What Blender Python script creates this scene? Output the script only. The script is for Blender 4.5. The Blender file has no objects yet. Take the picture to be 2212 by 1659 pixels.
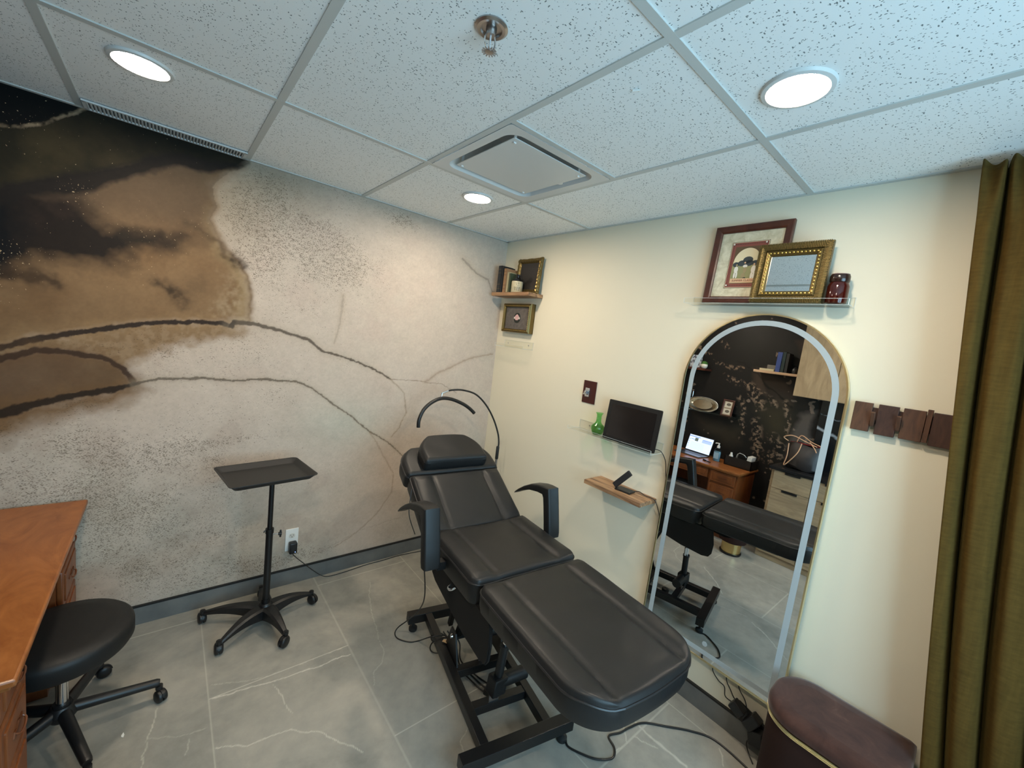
import bpy, bmesh, math, random
import numpy as np
from mathutils import Vector, Matrix
random.seed(7)
sc = bpy.context.scene
C = sc.collection
PI = math.pi

# ------------------------------------------------------------------ camera
F_PX, PIT, ROL, YAW = 878.3, 1.4578, 0.1203, -0.7091
CAM = (-2.0984, -2.7073, 1.7483)
cd = bpy.data.cameras.new('camera'); co = bpy.data.objects.new('camera', cd); C.objects.link(co)
cd.sensor_width = 36.0; cd.sensor_fit = 'HORIZONTAL'; cd.lens = F_PX / 2212 * 36; cd.clip_start = 0.02
co.matrix_world = Matrix.Translation(CAM) @ (Matrix.Rotation(YAW, 4, 'Z') @ Matrix.Rotation(PIT, 4, 'X') @ Matrix.Rotation(ROL, 4, 'Z'))
sc.camera = co
# ------------------------------------------------------------------ world, exposure
sc.view_settings.view_transform = 'Standard'; sc.view_settings.look = 'None'
sc.view_settings.gamma = 1; sc.view_settings.use_curve_mapping = False
sc.view_settings.exposure = 1.33
LED = 99.0            # radiance of the ceiling downlights
LEDC = (1.0, 0.835, 0.64)
w = bpy.data.worlds.new('daylight'); sc.world = w; w.use_nodes = True
w.node_tree.nodes['Background'].inputs[0].default_value = (0.49, 0.79, 1.0, 1)
w.node_tree.nodes['Background'].inputs[1].default_value = 4.0
# portal in the window behind the camera (guides sky light sampling, gives off nothing)
WIN = (-2.3, -0.55, 0.75, 2.25)      # x0 x1 z0 z1 of the window on the wall behind the camera
YB = -3.75
pl = bpy.data.lights.new('window_portal', 'AREA'); pl.shape = 'RECTANGLE'
pl.size = WIN[1]-WIN[0]; pl.size_y = WIN[3]-WIN[2]; pl.cycles.is_portal = True
po = bpy.data.objects.new('window_portal', pl); C.objects.link(po)
po.location = ((WIN[0]+WIN[1])/2, YB-0.14, (WIN[2]+WIN[3])/2); po.rotation_euler = Vector((0, 1, 0)).to_track_quat('-Z', 'Z').to_euler()

# ------------------------------------------------------------------ materials
def srgb(r, g, b):
    f = lambda c: c/12.92 if c <= 0.04045 else ((c+0.055)/1.055)**2.4
    return (f(r/255), f(g/255), f(b/255), 1)
def mat(name, col, rough=.5, metal=0, spec=.5, **kw):
    m = bpy.data.materials.new(name); m.use_nodes = True
    b = m.node_tree.nodes['Principled BSDF']
    b.inputs['Base Color'].default_value = col; b.inputs['Roughness'].default_value = rough
    b.inputs['Metallic'].default_value = metal; b.inputs['Specular IOR Level'].default_value = spec
    for k, v in kw.items(): b.inputs[k.replace('_', ' ')].default_value = v
    return m
def nd(m, t, **kw):
    n = m.node_tree.nodes.new(t)
    for k, v in kw.items():
        if k.startswith('i_'): n.inputs[k[2:].replace('_', ' ')].default_value = v
        else: setattr(n, k, v)
    return n
def lk(m, a, b): m.node_tree.links.new(a, b)
def bs(m): return m.node_tree.nodes['Principled BSDF']
def ramp(m, fac, stops):
    r = nd(m, 'ShaderNodeValToRGB')
    while len(r.color_ramp.elements) < len(stops): r.color_ramp.elements.new(.5)
    for e, (p, c) in zip(r.color_ramp.elements, stops): e.position = p; e.color = c
    lk(m, fac, r.inputs[0]); return r.outputs[0]
def coords(m, scale=(1, 1, 1), rot=(0, 0, 0), src='Object'):
    t = nd(m, 'ShaderNodeTexCoord'); mp = nd(m, 'ShaderNodeMapping')
    mp.inputs['Scale'].default_value = scale; mp.inputs['Rotation'].default_value = rot
    lk(m, t.outputs[src], mp.inputs['Vector']); return mp.outputs[0]
def noise(m, vec, scale, detail=4, rough=.5, dist=0):
    n = nd(m, 'ShaderNodeTexNoise', i_Scale=scale, i_Detail=detail, i_Roughness=rough, i_Distortion=dist)
    lk(m, vec, n.inputs['Vector']); return n.outputs['Fac']
def bump(m, fac, strength=.2, dist=.001):
    b = nd(m, 'ShaderNodeBump', i_Strength=strength, i_Distance=dist)
    lk(m, fac, b.inputs['Height']); lk(m, b.outputs[0], bs(m).inputs['Normal']); return b
def math_n(m, op, a, b=None, c=None):
    n = nd(m, 'ShaderNodeMath', operation=op)
    for i, v in enumerate((a, b, c)):
        if v is None: continue
        if isinstance(v, (int, float)): n.inputs[i].default_value = v
        else: lk(m, v, n.inputs[i])
    return n.outputs[0]
def mixc(m, fac, a, b):
    n = nd(m, 'ShaderNodeMix', data_type='RGBA')
    if isinstance(fac, (int, float)): n.inputs[0].default_value = fac
    else: lk(m, fac, n.inputs[0])
    for k, v in ((6, a), (7, b)):
        if isinstance(v, tuple): n.inputs[k].default_value = v
        else: lk(m, v, n.inputs[k])
    return n.outputs[2]
def attr(m, name, out='Color'):
    a = nd(m, 'ShaderNodeAttribute', attribute_name=name); return a.outputs[out]

def wood(name, c1, c2, scale=(1, 1, 12), rough=.4, grain=6.0, spec=.5, dist=1.2):
    m = mat(name, c1, rough, spec=spec)
    v = coords(m, scale)
    n1 = noise(m, v, grain, 5, .6, dist)
    col = ramp(m, n1, [(.3, c1), (.7, c2)])
    lk(m, col, bs(m).inputs['Base Color']); bump(m, n1, .08, .001); return m
def leather(name, col, rough=.38, bs_=.25):
    m = mat(name, col, rough, spec=.34)
    v = coords(m); vo = nd(m, 'ShaderNodeTexVoronoi', i_Scale=420.0); lk(m, v, vo.inputs['Vector'])
    n = noise(m, v, 9, 3)
    h = math_n(m, 'ADD', math_n(m, 'MULTIPLY', vo.outputs['Distance'], .35), math_n(m, 'MULTIPLY', n, 1.0))
    bump(m, h, bs_, .0012)
    r = math_n(m, 'MULTIPLY_ADD', n, .16, rough-.08); lk(m, r, bs(m).inputs['Roughness'])
    return m

M = {}
M['leather'] = leather('black_leather', (.0125, .0128, .0132, 1), .42)
M['leather_seat'] = leather('stool_leather', (.011, .011, .011, 1), .5)
M['piping'] = mat('black_piping', (.012, .012, .013, 1), .4)
M['black_metal'] = mat('black_metal', (.006, .006, .0065, 1), .38, spec=.5)
M['black_plastic'] = mat('black_plastic', (.008, .008, .0085, 1), .42)
M['black_soft'] = mat('black_fabric', (.009, .009, .0095, 1), .7, spec=.25)
M['rubber'] = mat('rubber', (.012, .012, .012, 1), .6)
M['chrome'] = mat('chrome', (.75, .76, .78, 1), .15, 1)
M['steel'] = mat('brushed_steel', (.42, .40, .39, 1), .3, 1)
M['brass'] = mat('brass', (.62, .46, .20, 1), .22, 1)
M['pale_brass'] = mat('pale_brass', (.78, .66, .38, 1), .28, 1)
M['mirror'] = mat('mirror_glass', (.80, .82, .82, 1), .005, 1)
M['frost'] = mat('frosted_band', srgb(160, 170, 174), .6)
M['white_paint'] = mat('white_metal', (.62, .64, .63, 1), .4)
M['white_plastic'] = mat('white_plastic', (.75, .75, .72, 1), .35)
M['dark_hole'] = mat('duct_interior', (.10, .11, .11, 1), .7)
M['screen'] = mat('dark_screen', (.012, .010, .010, 1), .12, spec=.5)
M['paper'] = mat('paper', (.7, .66, .58, 1), .8)
def glassy(name, col, rough=.0, ior=1.45, alpha=None):
    m = bpy.data.materials.new(name); m.use_nodes = True; nt = m.node_tree
    b = bs(m); b.inputs['Base Color'].default_value = col; b.inputs['Roughness'].default_value = rough
    b.inputs['IOR'].default_value = ior; b.inputs['Transmission Weight'].default_value = 1.0
    return m
M['acrylic'] = None
def acrylic(name, tint, refl=.08):
    m = bpy.data.materials.new(name); m.use_nodes = True; nt = m.node_tree
    out = nt.nodes['Material Output']; nt.nodes.remove(bs(m))
    tr = nd(m, 'ShaderNodeBsdfTransparent'); tr.inputs[0].default_value = tint
    gl = nd(m, 'ShaderNodeBsdfGlossy'); gl.inputs['Roughness'].default_value = .03
    gl.inputs[0].default_value = (1, 1, 1, 1)
    fr = nd(m, 'ShaderNodeLayerWeight'); fr.inputs['Blend'].default_value = .5
    f5 = math_n(m, 'MULTIPLY_ADD', math_n(m, 'POWER', fr.outputs['Facing'], 5.0), .5, .02)
    mx = nd(m, 'ShaderNodeMixShader'); lk(m, f5, mx.inputs[0]); lk(m, tr.outputs[0], mx.inputs[1]); lk(m, gl.outputs[0], mx.inputs[2])
    lk(m, mx.outputs[0], out.inputs[0]); return m
M['acrylic'] = acrylic('clear_acrylic', (.975, .985, .98, 1))
M['edge'] = mat('acrylic_edge', (.74, .78, .76, 1), .15)
M['win_glass'] = acrylic('window_glass', (.93, .96, .97, 1))
M['green_glass'] = acrylic('green_glass', (.66, .90, .66, 1))
M['clear_bottle'] = acrylic('clear_bottle', (.72, .84, .88, 1))
M['amber'] = mat('amber_glass', srgb(62, 15, 10), .08, spec=.7)
M['pink_wood'] = None
M['desk'] = wood('desk_veneer', srgb(128, 72, 32), srgb(158, 98, 50), (1.2, .45, 1), .32, 6.0, dist=4.0)
M['desk_side'] = wood('desk_wood', srgb(104, 54, 24), srgb(132, 74, 34), (1, 1, .3), .4, 12.0, dist=1)
M['acacia'] = wood('acacia', srgb(84, 52, 34), srgb(196, 156, 116), (14, 1.0, 14), .5, 3.2, dist=.6)
M['mahogany'] = wood('mahogany', srgb(60, 28, 18), srgb(84, 42, 27), (2, 2, 2), .35, 8.0)
M['darkwood'] = wood('dark_walnut', srgb(50, 30, 24), srgb(78, 50, 38), (2, 6, 1.5), .5, 7.0)
M['darkwood_b'] = wood('dark_walnut_lighter', srgb(66, 42, 30), srgb(96, 64, 44), (2, 6, 1.5), .5, 7.0)
M['oak'] = wood('pale_oak', srgb(150, 124, 92), srgb(182, 154, 118), (1, 1.2, .35), .5, 9.0, dist=1.5)
M['oak_h'] = wood('pale_oak_horizontal', srgb(142, 122, 96), srgb(176, 154, 122), (1, .35, 2.2), .5, 9.0, dist=1.5)
M['shelf_wood'] = wood('light_shelf_wood', srgb(188, 150, 116), srgb(206, 172, 138), (1, .3, 1), .5, 6)

# wall paint
def paint(name, col):
    m = mat(name, col, .55, spec=.3); v = coords(m)
    bump(m, noise(m, v, 260, 3), .06, .001); return m
M['cream'] = paint('cream_paint', srgb(226, 218, 196))
M['wall_plain'] = paint('dark_wall_paint', srgb(200, 198, 190))
# ceiling tile
m = M['tile'] = mat('ceiling_tile', srgb(222, 224, 222), .8, spec=.2)
v = coords(m, (1, 1, 1))
wn = nd(m, 'ShaderNodeTexNoise', i_Scale=9.0, i_Detail=2.0); lk(m, v, wn.inputs['Vector'])
def pits(vscale, rot, dens, thr):
    vv = coords(m, vscale, (0, 0, rot))
    vo = nd(m, 'ShaderNodeTexVoronoi', i_Scale=dens, i_Randomness=1.0); lk(m, vv, vo.inputs['Vector'])
    sep = nd(m, 'ShaderNodeSeparateColor'); lk(m, vo.outputs['Color'], sep.inputs[0])
    t = math_n(m, 'MULTIPLY', sep.outputs[0], thr)
    t = math_n(m, 'MULTIPLY', t, math_n(m, 'GREATER_THAN', sep.outputs[1], .35))
    return math_n(m, 'LESS_THAN', vo.outputs['Distance'], t)
p = math_n(m, 'MAXIMUM', pits((1, 2.3, 1), .6, 62, .26), pits((2.2, 1, 1), .35, 70, .24))
p = math_n(m, 'MAXIMUM', p, pits((1, 1, 1), 0, 120, .22))
p = math_n(m, 'MAXIMUM', p, pits((1.8, 1, 1), 1.2, 85, .24))
lk(m, mixc(m, p, srgb(238, 241, 240), srgb(120, 128, 128)), bs(m).inputs['Base Color'])
nn = noise(m, v, 300, 3)
bump(m, math_n(m, 'SUBTRACT', math_n(m, 'MULTIPLY', nn, .3), p), .25, .002)
# floor tile: base + vein attribute, grout from attribute
m = M['floor'] = mat('floor_porcelain', srgb(120, 119, 112), .36, spec=.4)
v = coords(m)
n1 = noise(m, v, 2.4, 6, .62, .6); n2 = noise(m, v, 14, 5, .6)
base = ramp(m, math_n(m, 'MULTIPLY_ADD', n2, .3, math_n(m, 'MULTIPLY', n1, .7)), [(.36, srgb(130, 129, 122)), (.52, srgb(152, 149, 140)), (.68, srgb(168, 163, 152))])
lk(m, mixc(m, attr(m, 'vein', 'Fac'), base, srgb(214, 208, 196)), bs(m).inputs['Base Color'])
lk(m, math_n(m, 'MULTIPLY_ADD', n2, .14, .30), bs(m).inputs['Roughness'])
bump(m, n2, .03, .001)
m = M['baseboard'] = mat('baseboard_porcelain', srgb(84, 86, 85), .35, spec=.4)
v = coords(m); lk(m, ramp(m, noise(m, v, 5, 5, .6), [(.3, srgb(88, 90, 90)), (.7, srgb(112, 113, 110))]), bs(m).inputs['Base Color'])
# curtain velvet
m = M['velvet'] = mat('olive_velvet', srgb(72, 54, 24), .9, spec=.08, Sheen_Weight=.12, Sheen_Roughness=.35)
bs(m).inputs['Sheen Tint'].default_value = srgb(190, 170, 100)
v = coords(m, (1, 1, .12)); n1 = noise(m, v, 60, 4, .6)
v2 = coords(m, (1, 1, 5)); n2 = noise(m, v2, 26, 4, .6)
lk(m, ramp(m, math_n(m, 'MULTIPLY_ADD', n2, .5, math_n(m, 'MULTIPLY', n1, .5)), [(.25, srgb(64, 48, 20)), (.75, srgb(90, 69, 31))]), bs(m).inputs['Base Color'])
bump(m, n2, .08, .002)
# bench velvet
m = M['bench'] = mat('brown_velvet', srgb(74, 48, 42), .8, spec=.2, Sheen_Weight=.35, Sheen_Roughness=.4)
v = coords(m); n1 = noise(m, v, 9, 6, .65, 1)
lk(m, ramp(m, n1, [(.35, srgb(54, 32, 26)), (.62, srgb(72, 46, 38)), (.78, srgb(98, 70, 60))]), bs(m).inputs['Base Color'])
M['bench_side'] = mat('brown_fabric_side', srgb(44, 26, 21), .8, spec=.2)

# ------------------------------------------------------------------ mesh helpers
class MB:
    def __init__(s): s.bm = bmesh.new(); s.M = Matrix.Identity(4)
    def v(s, p): return s.bm.verts.new(s.M @ Vector(p))
    def face(s, vs, mi=0, smooth=False):
        try: f = s.bm.faces.new(vs); f.material_index = mi; f.smooth = smooth; return f
        except ValueError: return None
    def box(s, c, d, rot=None, bev=0, mi=0, seg=2):
        R = rot if rot is not None else Matrix.Identity(4)
        T = s.M @ Matrix.Translation(c) @ R
        n0 = len(s.bm.verts)
        r = bmesh.ops.create_cube(s.bm, size=1, matrix=T @ Matrix.Diagonal((d[0], d[1], d[2], 1)))
        fs = set(f for v in r['verts'] for f in v.link_faces)
        for f in fs: f.material_index = mi
        if bev > 0:
            es = list(set(e for v in r['verts'] for e in v.link_edges))
            rr = bmesh.ops.bevel(s.bm, geom=es, offset=bev, segments=seg, affect='EDGES', profile=.5)
            for f in rr['faces']: f.smooth = True; f.material_index = mi
        return s
    def bx(s, x0, x1, y0, y1, z0, z1, bev=0, mi=0):
        return s.box(((x0+x1)/2, (y0+y1)/2, (z0+z1)/2), (abs(x1-x0), abs(y1-y0), abs(z1-z0)), None, bev, mi)
    def tube(s, pts, r, n=10, cap=True, mi=0):
        pts = [Vector(p) for p in pts]; rr = r if isinstance(r, (list, tuple)) else [r]*len(pts)
        rings = []; up = None
        for i, p in enumerate(pts):
            a = pts[max(i-1, 0)]; b = pts[min(i+1, len(pts)-1)]; t = (b-a).normalized()
            if up is None: up = t.orthogonal().normalized()
            up = (up - t*up.dot(t))
            up = up.normalized() if up.length > 1e-6 else t.orthogonal().normalized()
            sd = t.cross(up)
            rings.append([s.v(p + (up*math.cos(2*PI*k/n) + sd*math.sin(2*PI*k/n))*rr[i]) for k in range(n)])
        for i in range(len(rings)-1):
            for k in range(n):
                s.face([rings[i][k], rings[i][(k+1) % n], rings[i+1][(k+1) % n], rings[i+1][k]], mi, True)
        if cap: s.face(rings[0][::-1], mi); s.face(rings[-1], mi)
        return s
    def lathe(s, prof, c=(0, 0, 0), n=32, axis=None, mi=0, a0=0, smooth=True):
        T = Matrix.Translation(c) @ (axis if axis is not None else Matrix.Identity(4))
        rings = []
        for r, z in prof:
            if r < 1e-6: rings.append([s.v(T @ Vector((0, 0, z)))])
            else: rings.append([s.v(T @ Vector((r*math.cos(2*PI*k/n+a0), r*math.sin(2*PI*k/n+a0), z))) for k in range(n)])
        for a, b in zip(rings, rings[1:]):
            for k in range(n):
                k2 = (k+1) % n
                if len(a) == 1 and len(b) == 1: continue
                if len(a) == 1: s.face([a[0], b[k], b[k2]], mi, smooth)
                elif len(b) == 1: s.face([a[k], a[k2], b[0]], mi, smooth)
                else: s.face([a[k], a[k2], b[k2], b[k]], mi, smooth)
        return s
    def prism(s, poly, T, h, mi=0, smooth=False, bev=0):
        """poly in local xy, extruded from z=0 to z=h, placed by T"""
        a = [s.v(T @ Vector((x, y, 0))) for x, y in poly]; b = [s.v(T @ Vector((x, y, h))) for x, y in poly]
        fs = [s.face(a[::-1], mi), s.face(b, mi)]
        n = len(poly)
        for k in range(n): fs.append(s.face([a[k], a[(k+1) % n], b[(k+1) % n], b[k]], mi, smooth))
        if bev:
            es = [e for e in set(e for f in fs[:2] for e in f.edges)]
            r = bmesh.ops.bevel(s.bm, geom=es, offset=bev, segments=2, affect='EDGES')
            for f in r['faces']: f.smooth = True
        return s
    def ringprism(s, outer, inner, T, h, mi=0, smooth=True):
        n = len(outer); L = []
        for z in (0, h):
            L.append([s.v(T @ Vector((x, y, z))) for x, y in outer]); L.append([s.v(T @ Vector((x, y, z))) for x, y in inner])
        o0, i0, o1, i1 = L
        for k in range(n):
            j = (k+1) % n
            s.face([o0[k], i0[k], i0[j], o0[j]], mi); s.face([o1[k], o1[j], i1[j], i1[k]], mi)
            s.face([o0[k], o0[j], o1[j], o1[k]], mi, smooth); s.face([i0[k], i1[k], i1[j], i0[j]], mi, smooth)
        return s
    def obj(s, name, m, parent=None):
        me = bpy.data.meshes.new(name); bmesh.ops.recalc_face_normals(s.bm, faces=s.bm.faces)
        for e in s.bm.edges:
            if len(e.link_faces) == 2 and e.calc_face_angle(0) > .7: e.smooth = False
        s.bm.to_mesh(me); s.bm.free()
        for x in (m if isinstance(m, (list, tuple)) else [m]): me.materials.append(M[x] if isinstance(x, str) else x)
        o = bpy.data.objects.new(name, me); C.objects.link(o)
        if parent: o.parent = parent
        return o
def thing(name, label, cat, loc=(0, 0, 0), rz=0, group=None):
    o = bpy.data.objects.new(name, None); C.objects.link(o); o.location = loc; o.rotation_euler = (0, 0, rz)
    o.empty_display_size = .05
    o['label'] = label; o['category'] = cat
    if group: o['group'] = group
    return o
def tag(o, label, cat, group=None, kind=None):
    o['label'] = label; o['category'] = cat
    if group: o['group'] = group
    if kind: o['kind'] = kind
    return o
def struct(o): o['kind'] = 'structure'; return o
def dup(root, loc, rz, label):
    r = root.copy(); C.objects.link(r); r.location = loc; r.rotation_euler = (0, 0, rz); r['label'] = label
    for ch in list(root.children):
        c = ch.copy(); C.objects.link(c); c.parent = r
        for g in ch.children:
            d = g.copy(); C.objects.link(d); d.parent = c
    return r
def smooth_path(pts, n=8, closed=False):
    pts = [Vector(p) for p in pts]; out = []
    for i in range(len(pts)-1):
        p0 = pts[max(i-1, 0)]; p1 = pts[i]; p2 = pts[i+1]; p3 = pts[min(i+2, len(pts)-1)]
        for k in range(n):
            t = k/n
            out.append(.5*((2*p1) + (p2-p0)*t + (2*p0-5*p1+4*p2-p3)*t*t + (3*p1-p0-3*p2+p3)*t**3))
    out.append(pts[-1]); return out
def rrect(w, h, r, n=6, cx=0, cy=0):
    out = []
    for sx, sy, a in ((1, 1, 0), (-1, 1, PI/2), (-1, -1, PI), (1, -1, 3*PI/2)):
        for k in range(n+1):
            t = a + PI/2*k/n
            out.append((cx + sx*(w/2-r) + r*math.cos(t), cy + sy*(h/2-r) + r*math.sin(t)))
    return out
# frame of the cream wall: local x -> -y (to the right in view), local y -> z, local z -> -x (into the room)
def wallT(y=0, z=0, x=0, lean=0):
    T = Matrix(((0, 0, -1, x), (-1, 0, 0, y), (0, 1, 0, z), (0, 0, 0, 1)))
    return T @ Matrix.Rotation(lean, 4, 'X')
# frame of the opposite wall (x = W0), facing +x: local x -> +y, local y -> z, local z -> +x
def wallL(y=0, z=0, x=0, lean=0):
    T = Matrix(((0, 0, 1, x), (1, 0, 0, y), (0, 1, 0, z), (0, 0, 0, 1)))
    return T @ Matrix.Rotation(lean, 4, 'X')

# ------------------------------------------------------------------ numpy noise & pattern helpers
rng = np.random.RandomState(3)
G = rng.rand(256, 256)
def vnoise(x, y):
    xi = np.floor(x).astype(int); yi = np.floor(y).astype(int); fx = x-xi; fy = y-yi
    fx = fx*fx*(3-2*fx); fy = fy*fy*(3-2*fy)
    g = lambda a, b: G[a % 256, b % 256]
    return (g(xi, yi)*(1-fx)+g(xi+1, yi)*fx)*(1-fy) + (g(xi, yi+1)*(1-fx)+g(xi+1, yi+1)*fx)*fy
def fbm(x, y, s, o=5, g=.55):
    a = 1; t = 0; r = 0
    for k in range(o): r = r + a*vnoise(x*s+17.3*k, y*s+9.1*k); t += a; a *= g; s *= 2.03
    return r/t
def dpoly(x, y, pts):
    d = np.full(x.shape, 9.0); tt = np.zeros(x.shape); n = len(pts)-1
    for i in range(n):
        ax, ay = pts[i]; bx, by = pts[i+1]; vx, vy = bx-ax, by-ay
        t = np.clip(((x-ax)*vx+(y-ay)*vy)/(vx*vx+vy*vy+1e-12), 0, 1)
        dd = np.hypot(x-ax-t*vx, y-ay-t*vy); m_ = dd < d
        d = np.where(m_, dd, d); tt = np.where(m_, (i+t)/n, tt)
    return d, tt
def inside(x, y, poly):
    c = np.zeros(x.shape, bool); n = len(poly)
    for i in range(n):
        x1, y1 = poly[i]; x2, y2 = poly[(i+1) % n]
        if y1 == y2: continue
        c ^= ((y1 > y) != (y2 > y)) & (x < (x2-x1)*(y-y1)/(y2-y1)+x1)
    return c
def sdist(x, y, poly):
    d, _ = dpoly(x, y, list(poly)+[poly[0]]); return np.where(inside(x, y, poly), d, -d)
def soft(d, w): return np.clip(d/w*.5+.5, 0, 1)
def lin(c): c = np.array(c)/255.; return np.where(c <= .04045, c/12.92, ((c+.055)/1.055)**2.4)
def grid_wall(name, us, vs, fn, mats, back):
    """fn(u,v)->xyz ; grid surface with thin backing"""
    U, V = np.meshgrid(us, vs); nu, nv = len(us), len(vs)
    P = fn(U, V).reshape(-1, 3)
    me = bpy.data.meshes.new(name)
    i = np.arange(nu-1); j = np.arange(nv-1); I, J = np.meshgrid(i, j); a = (J*nu+I).ravel()
    F = np.stack([a, a+1, a+1+nu, a+nu], 1)
    me.vertices.add(len(P)); me.vertices.foreach_set('co', P.astype(np.float32).ravel())
    me.loops.add(F.size); me.loops.foreach_set('vertex_index', F.astype(np.int32).ravel())
    me.polygons.add(len(F)); me.polygons.foreach_set('loop_start', (np.arange(len(F))*4).astype(np.int32))
    me.polygons.foreach_set('loop_total', np.full(len(F), 4, np.int32))
    me.update(calc_edges=True)
    for m_ in mats: me.materials.append(M[m_])
    o = bpy.data.objects.new(name, me); C.objects.link(o); return o, U.ravel(), V.ravel()
def set_attr(o, name, arr):
    if arr.ndim == 2:
        a = o.data.color_attributes.new(name, 'FLOAT_COLOR', 'POINT')
        a.data.foreach_set('color', np.concatenate([arr, np.ones((len(arr), 1))], 1).astype(np.float32).ravel())
    else:
        a = o.data.attributes.new(name, 'FLOAT', 'POINT'); a.data.foreach_set('value', arr.astype(np.float32))

# ------------------------------------------------------------------ the shell
H = 2.51; W0 = -2.92
def solid(name, x0, x1, y0, y1, z0, z1, m): return struct(MB().bx(x0, x1, y0, y1, z0, z1).obj(name, m))

# mural wall
LA=[(-2.95,1.30),(-2.714,1.414),(-2.641,1.447),(-2.530,1.496),(-2.411,1.537),(-2.281,1.574),(-2.140,1.610),(-1.985,1.633),(-1.885,1.640),(-1.832,1.623),(-1.827,1.649),(-1.741,1.649),(-1.609,1.626),(-1.437,1.587),(-1.359,1.527),(-1.194,1.487),(-1.033,1.434),(-0.898,1.357)]
LA2=[(-0.898,1.357),(-0.671,1.346),(-0.494,1.336),(-0.343,1.264)]
RT=[(-1.823,2.471),(-1.891,2.403),(-1.943,2.322),(-1.911,2.235),(-1.938,2.162),(-1.879,2.028),(-1.820,1.986),(-1.773,1.912),(-1.749,1.810),(-1.756,1.66)]
BT=[(-2.95,1.33),(-2.715,1.386),(-2.641,1.401),(-2.531,1.443),(-2.444,1.443),(-2.325,1.420),(-2.262,1.372),(-2.223,1.295)]
BB=[(-2.223,1.295),(-2.297,1.269),(-2.411,1.243),(-2.532,1.208),(-2.645,1.162),(-2.719,1.140),(-2.95,1.08)]
LB=[(-2.223,1.295),(-2.136,1.323),(-1.966,1.337),(-1.803,1.326),(-1.676,1.340),(-1.498,1.327),(-1.372,1.259),(-1.239,1.155),(-1.132,1.083),(-1.016,0.983),(-0.874,0.899),(-0.720,0.744)]
T2=[(-2.95,1.30),(-2.641,1.447),(-2.411,1.537),(-2.140,1.610),(-1.835,1.638),(-1.770,1.614),(-1.894,1.557),(-2.035,1.515),(-2.138,1.471),(-2.231,1.417),(-2.262,1.372),(-2.325,1.420),(-2.444,1.443),(-2.641,1.401),(-2.95,1.32)]
T3=[(-2.95,1.09),(-2.645,1.172),(-2.411,1.250),(-2.223,1.300),(-2.204,1.269),(-2.287,1.209),(-2.441,1.163),(-2.567,1.120),(-2.646,1.076),(-2.95,.98)]
C1=[(-0.898,1.357),(-0.791,1.255),(-0.759,1.117),(-0.802,0.998),(-0.860,0.936)]
C2=[(-0.629,1.344),(-0.550,1.406),(-0.462,1.448),(-0.255,1.543),(-0.028,1.592)]
C3=[(-1.016,0.983),(-0.928,0.845),(-0.814,0.655),(-0.815,0.513),(-0.908,0.369),(-1.053,0.252),(-1.2,.18)]
C4=[(-0.410,2.288),(-0.271,2.211),(-0.154,2.179),(-0.086,2.061)]
C5=[(-1.263,1.878),(-1.265,1.703),(-1.293,1.582)]
BAND=[(-2.95,1.95),(-2.702,2.054),(-2.631,2.103),(-2.519,2.148),(-2.409,2.207),(-2.303,2.282),(-2.196,2.352),(-2.075,2.420),(-1.994,2.436),(-1.955,2.415),(-1.855,2.445),(-1.798,2.497)]
VE=[(-2.95,2.36),(-2.651,2.349),(-2.628,2.348),(-2.574,2.356),(-2.517,2.393),(-2.464,2.448),(-2.410,2.496),(-2.38,2.52)]
BLK=[(-2.95,2.0),(-2.713,2.089),(-2.631,2.116),(-2.571,2.129),(-2.480,2.144),(-2.402,2.148),(-2.362,2.090),(-2.320,2.044),(-2.243,2.020),(-2.151,2.035),(-2.054,2.060),(-2.071,2.008),(-2.209,1.953),(-2.276,1.870),(-2.372,1.840),(-2.501,1.806),(-2.636,1.750),(-2.720,1.721),(-2.95,1.68)]
LBLK=[(-2.95,2.0),(-2.713,2.089),(-2.631,2.116),(-2.571,2.122),(-2.550,1.970),(-2.565,1.818),(-2.636,1.750),(-2.720,1.721),(-2.95,1.6)]
BANDP=[(-2.95,1.98),(-2.713,2.077),(-2.631,2.116),(-2.480,2.205),(-2.321,2.297),(-2.180,2.389),(-2.098,2.435),(-2.025,2.453),(-1.960,2.446),(-1.879,2.463),(-1.788,2.495),(-1.878,2.426),(-1.945,2.388),(-1.997,2.376),(-2.061,2.388),(-2.156,2.340),(-2.268,2.262),(-2.402,2.151),(-2.544,2.101),(-2.633,2.013),(-2.715,1.964),(-2.95,1.9)]
PALE=[(-1.860,1.896),(-1.788,1.909),(-1.755,1.665),(-1.852,1.645),(-1.939,1.686),(-1.871,1.790)]
SOFTP=[(-2.009,2.347),(-1.892,2.427),(-1.644,2.512),(-1.576,2.456),(-1.786,2.254),(-1.898,2.189)]
TB = LA[:11] + RT[::-1] + [(-1.80,2.53),(-2.95,2.53)]
xs = np.concatenate([np.linspace(W0, -2.70, 20)[:-1], np.linspace(-2.70, 0, 620)])
zs = np.linspace(0, 2.6, 600)
mural, U, V = grid_wall('wall_back', xs, zs, lambda u, v: np.stack([u, 0*u, v], -1), [], 0)
wx = U + (fbm(U, V, 7)-.5)*.05 + (fbm(U, V, 30, 4)-.5)*.016
wz = V + (fbm(U+5, V+3, 7)-.5)*.05 + (fbm(U+8, V+1, 30, 4)-.5)*.016
fwx = U + (fbm(U, V, 3.5)-.5)*.10+(fbm(U+2, V, 22, 4)-.5)*.06; fwz = V + (fbm(U+4, V+7, 3.5)-.5)*.10+(fbm(U, V+6, 22, 4)-.5)*.06
lwx = U + (fbm(U, V, 7)-.5)*.02 + (fbm(U, V, 55, 4)-.5)*.012; lwz = V + (fbm(U+5, V+3, 7)-.5)*.02 + (fbm(U+8, V+1, 55, 4)-.5)*.012
def lay(col, a, c): return col*(1-a[:, None]) + lin(c)[None, :]*a[:, None]
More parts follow.
